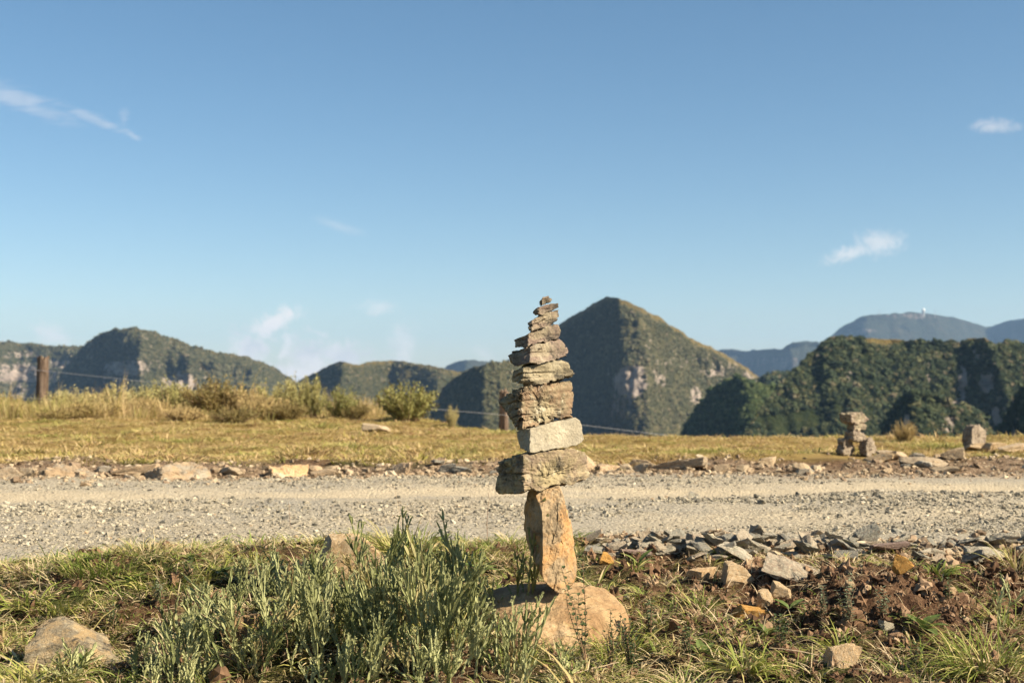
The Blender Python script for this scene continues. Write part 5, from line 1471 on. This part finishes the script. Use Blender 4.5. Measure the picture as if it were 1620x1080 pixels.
SHR = [shrub_meshes('shrub_a', 1, ML_SHRUB, 60, 0.44, 0.50, 95, 0.015), shrub_meshes('shrub_b', 2, ML_SHRUB2, 60, 0.44, 0.50, 95, 0.015),
       shrub_meshes('shrub_c', 3, ML_SHRUB, 30, 0.34, 0.62, 110, 0.016), shrub_meshes('low_shrub', 4, ML_SHRUB2, 60, 0.52, 0.26, 60, 0.015)]
BUSH = shrub_meshes('round_bush', 5, ML_BUSH, 70, 0.46, 0.60, 90, 0.017)

def shrub(px, top, wpx, d, k, label, group='shrubs along the far side of the meadow', name='shrub'):
    pr = SHR[k] if k >= 0 else BUSH
    x = (px - 810) / F * d
    z = float(H(x, d)) - 0.02
    hgt = P(px, top - 5, d)[2] - z
    base_h = [0.50, 0.50, 0.62, 0.26, 0.60][k]; base_w = [0.84, 0.84, 0.68, 1.0, 0.92][k]
    sx = wpx * d / F / base_w * 1.2
    e = link(name, None, loc=(x, d, z), rot=(0, 0, random.uniform(0, 6.28)), scale=(sx, sx, max(hgt, 0.1) / base_h)); tag(e, label, 'shrub', group)
    link('stems', pr[0], None, e); link('foliage', pr[1], None, e)
for a in [
    (118, 618, 80, 23.5, 0, 'olive shrub right of the fence post'), (185, 608, 60, 23, 2, 'tall pale olive shrub, second right of the post'), (150, 640, 90, 21, 3, 'low brownish shrub in front of the tall pale shrub'),
    (262, 605, 70, 23, 0, 'full olive shrub below the domed mountain'), (225, 632, 70, 22, 3, 'low shrub between two olive shrubs below the dome'), (340, 602, 90, 22.5, 1, 'broad brown shrub, darkest of the row'),
    (385, 616, 70, 22.5, 1, 'brown shrub right of the broad dark one'), (420, 630, 80, 21.5, 3, 'low brown shrub in front of the row'), (470, 600, 56, 22, 0, 'pale olive shrub near the right end of the row'),
    (498, 597, 34, 22, 2, 'tall upright pale shrub at the right end of the row'), (540, 614, 52, 21.5, 2, 'thin upright pale shrub beside the end of the row'), (455, 640, 60, 21, 1, 'low brown shrub at the row end'),
    (310, 618, 60, 23, 0, 'olive shrub squeezed left of the broad dark shrub'), (95, 652, 70, 20.5, 3, 'low shrub at the foot of the fence post'), (20, 640, 90, 21.5, 3, 'low brown shrub at the left border'),
    (40, 636, 60, 24, 0, 'small olive shrub left of the fence post'), (290, 646, 60, 20.5, 3, 'low shrub in front of the middle of the row'), (370, 648, 70, 20, 3, 'lowest brown shrub before the darkest one'),
    (715, 645, 20, 20, 2, 'small sparse shrub right of the round bush'), (1430, 672, 34, 15.5, 3, 'small dry shrub on the meadow edge right of the small cairn'), (5, 628, 70, 23, 1, 'brown shrub cut by the left border'),
    (150, 622, 60, 24, 1, 'brownish shrub filling the gap behind the tall pale shrub'), (225, 616, 60, 24, 0, 'olive shrub in the back of the row below the dome'), (285, 612, 56, 24, 2, 'upright pale shrub behind the middle of the row'),
    (425, 610, 60, 23, 0, 'olive shrub between the brown shrub and the pale right end'), (365, 610, 50, 23.5, 2, 'upright pale shrub behind the broad dark one'), (75, 640, 60, 22.5, 1, 'brown shrub directly in front of the fence post'), (560, 640, 50, 21.5, 3, 'low dry shrub past the right end of the row'),
]: shrub(*a)
shrub(645, 608, 88, 20.8, -1, 'round olive-green bush standing alone left of the cairn', None, 'bush')


# ------------------------------------------------------------------ wire fence
def build_fence():
    mw = Mat('weathered_post', 0.9, 0.1)
    c = mw.ramp(mw.noise(14, 5, 0.7, 0.3, sc=(1, 1, 0.12)), [(0.3, (0.045, 0.032, 0.022)), (0.5, (0.13, 0.09, 0.065)), (0.7, (0.24, 0.18, 0.135))])
    mw.color(c); mw.bump(mw.noise(30, 4, 0.7, sc=(1, 1, 0.1)), 0.9, 0.02)
    mm = Mat('fence_wire', 0.45, 0.5); mm.color((0.42, 0.42, 0.42)); mm.b.inputs['Metallic'].default_value = 0.6
    d = 24.0
    A = P(67, 665, d); A[2] = float(H(A[0], d)) - 0.3
    posts = [(67, 565, 0.115), (795, 618, 0.10), (1400, 706, 0.10)]
    e = link('wire_fence', None, loc=(A[0], A[1], A[2])); tag(e, 'sagging wire fence with weathered wooden posts along the plateau edge', 'fence')
    for i, (px, top, r) in enumerate(posts):
        T = P(px, top, d); zb = float(H(T[0], d)) - 0.35
        rs = np.random.default_rng(40 + i)
        a = np.linspace(0, 2 * math.pi, 15)[:-1]; rings = 14
        co = []
        rad = r * (1 + 0.12 * rs.normal(size=14))
        for k in range(rings):
            t = k / (rings - 1)
            rr = rad * (1 - 0.08 * t) * (1 + 0.03 * rs.normal(size=14))
            co.append(np.stack([rr * np.cos(a) + 0.03 * t, rr * np.sin(a), a * 0 + zb + (T[2] - zb) * t + (0.025 * rs.normal(size=14) if k == rings - 1 else 0)], -1))
        co.append(np.array([[0.03, 0, T[2] - 0.01]]))
        co = np.concatenate(co) + np.array([T[0], d, 0]) - A
        q, t = [], []
        for k in range(rings - 1):
            for j in range(14): q.append((k * 14 + j, k * 14 + (j + 1) % 14, (k + 1) * 14 + (j + 1) % 14, (k + 1) * 14 + j))
        for j in range(14): t.append(((rings - 1) * 14 + j, (rings - 1) * 14 + (j + 1) % 14, rings * 14))
        link('post', mesh_np('post', co, q, t), mw.m, e)
    for pts in ([(-700, 512), (67, 586), (795, 656), (1400, 724)], [(-700, 555), (67, 631), (795, 700), (1400, 770)]):
        W = []
        for (p0, p1) in zip(pts[:-1], pts[1:]):
            for t in np.linspace(0, 1, 12)[:-1]:
                W.append(P(p0[0] + (p1[0] - p0[0]) * t, p0[1] + (p1[1] - p0[1]) * t + 3.0 * math.sin(math.pi * t), d - 0.12) - A)
        W.append(P(*pts[-1], d - 0.12) - A)
        G = Geo(); tube(G, W, 0.0042, 0.0042, 5)
        link('wire', G.mesh('wire', mm.m), None, e)
build_fence()


# ------------------------------------------------------------------ haze
def build_haze():
    x0, x1, y0, y1, z0, z1_ = -15000, 15000, -15000, 15000, -760, 600
    co = [(x, y, z) for z in (z0, z1_) for y in (y0, y1) for x in (x0, x1)]
    q = [(0, 2, 3, 1), (4, 5, 7, 6), (0, 1, 5, 4), (2, 6, 7, 3), (0, 4, 6, 2), (1, 3, 7, 5)]
    m = bpy.data.materials.new('haze_air'); m.use_nodes = True
    nt = m.node_tree; nt.nodes.remove(nt.nodes['Principled BSDF'])
    v = nt.nodes.new('ShaderNodeVolumePrincipled')
    v.inputs['Color'].default_value = (0.40, 0.64, 1.0, 1)
    v.inputs['Density'].default_value = 4.7e-5
    v.inputs['Anisotropy'].default_value = 0.1
    nt.links.new(v.outputs[0], nt.nodes['Material Output'].inputs['Volume'])
    o = link('haze', mesh_np('haze', co, q), m); tag(o, 'thin blue haze filling the air over the valley', kind='stuff')
build_haze()
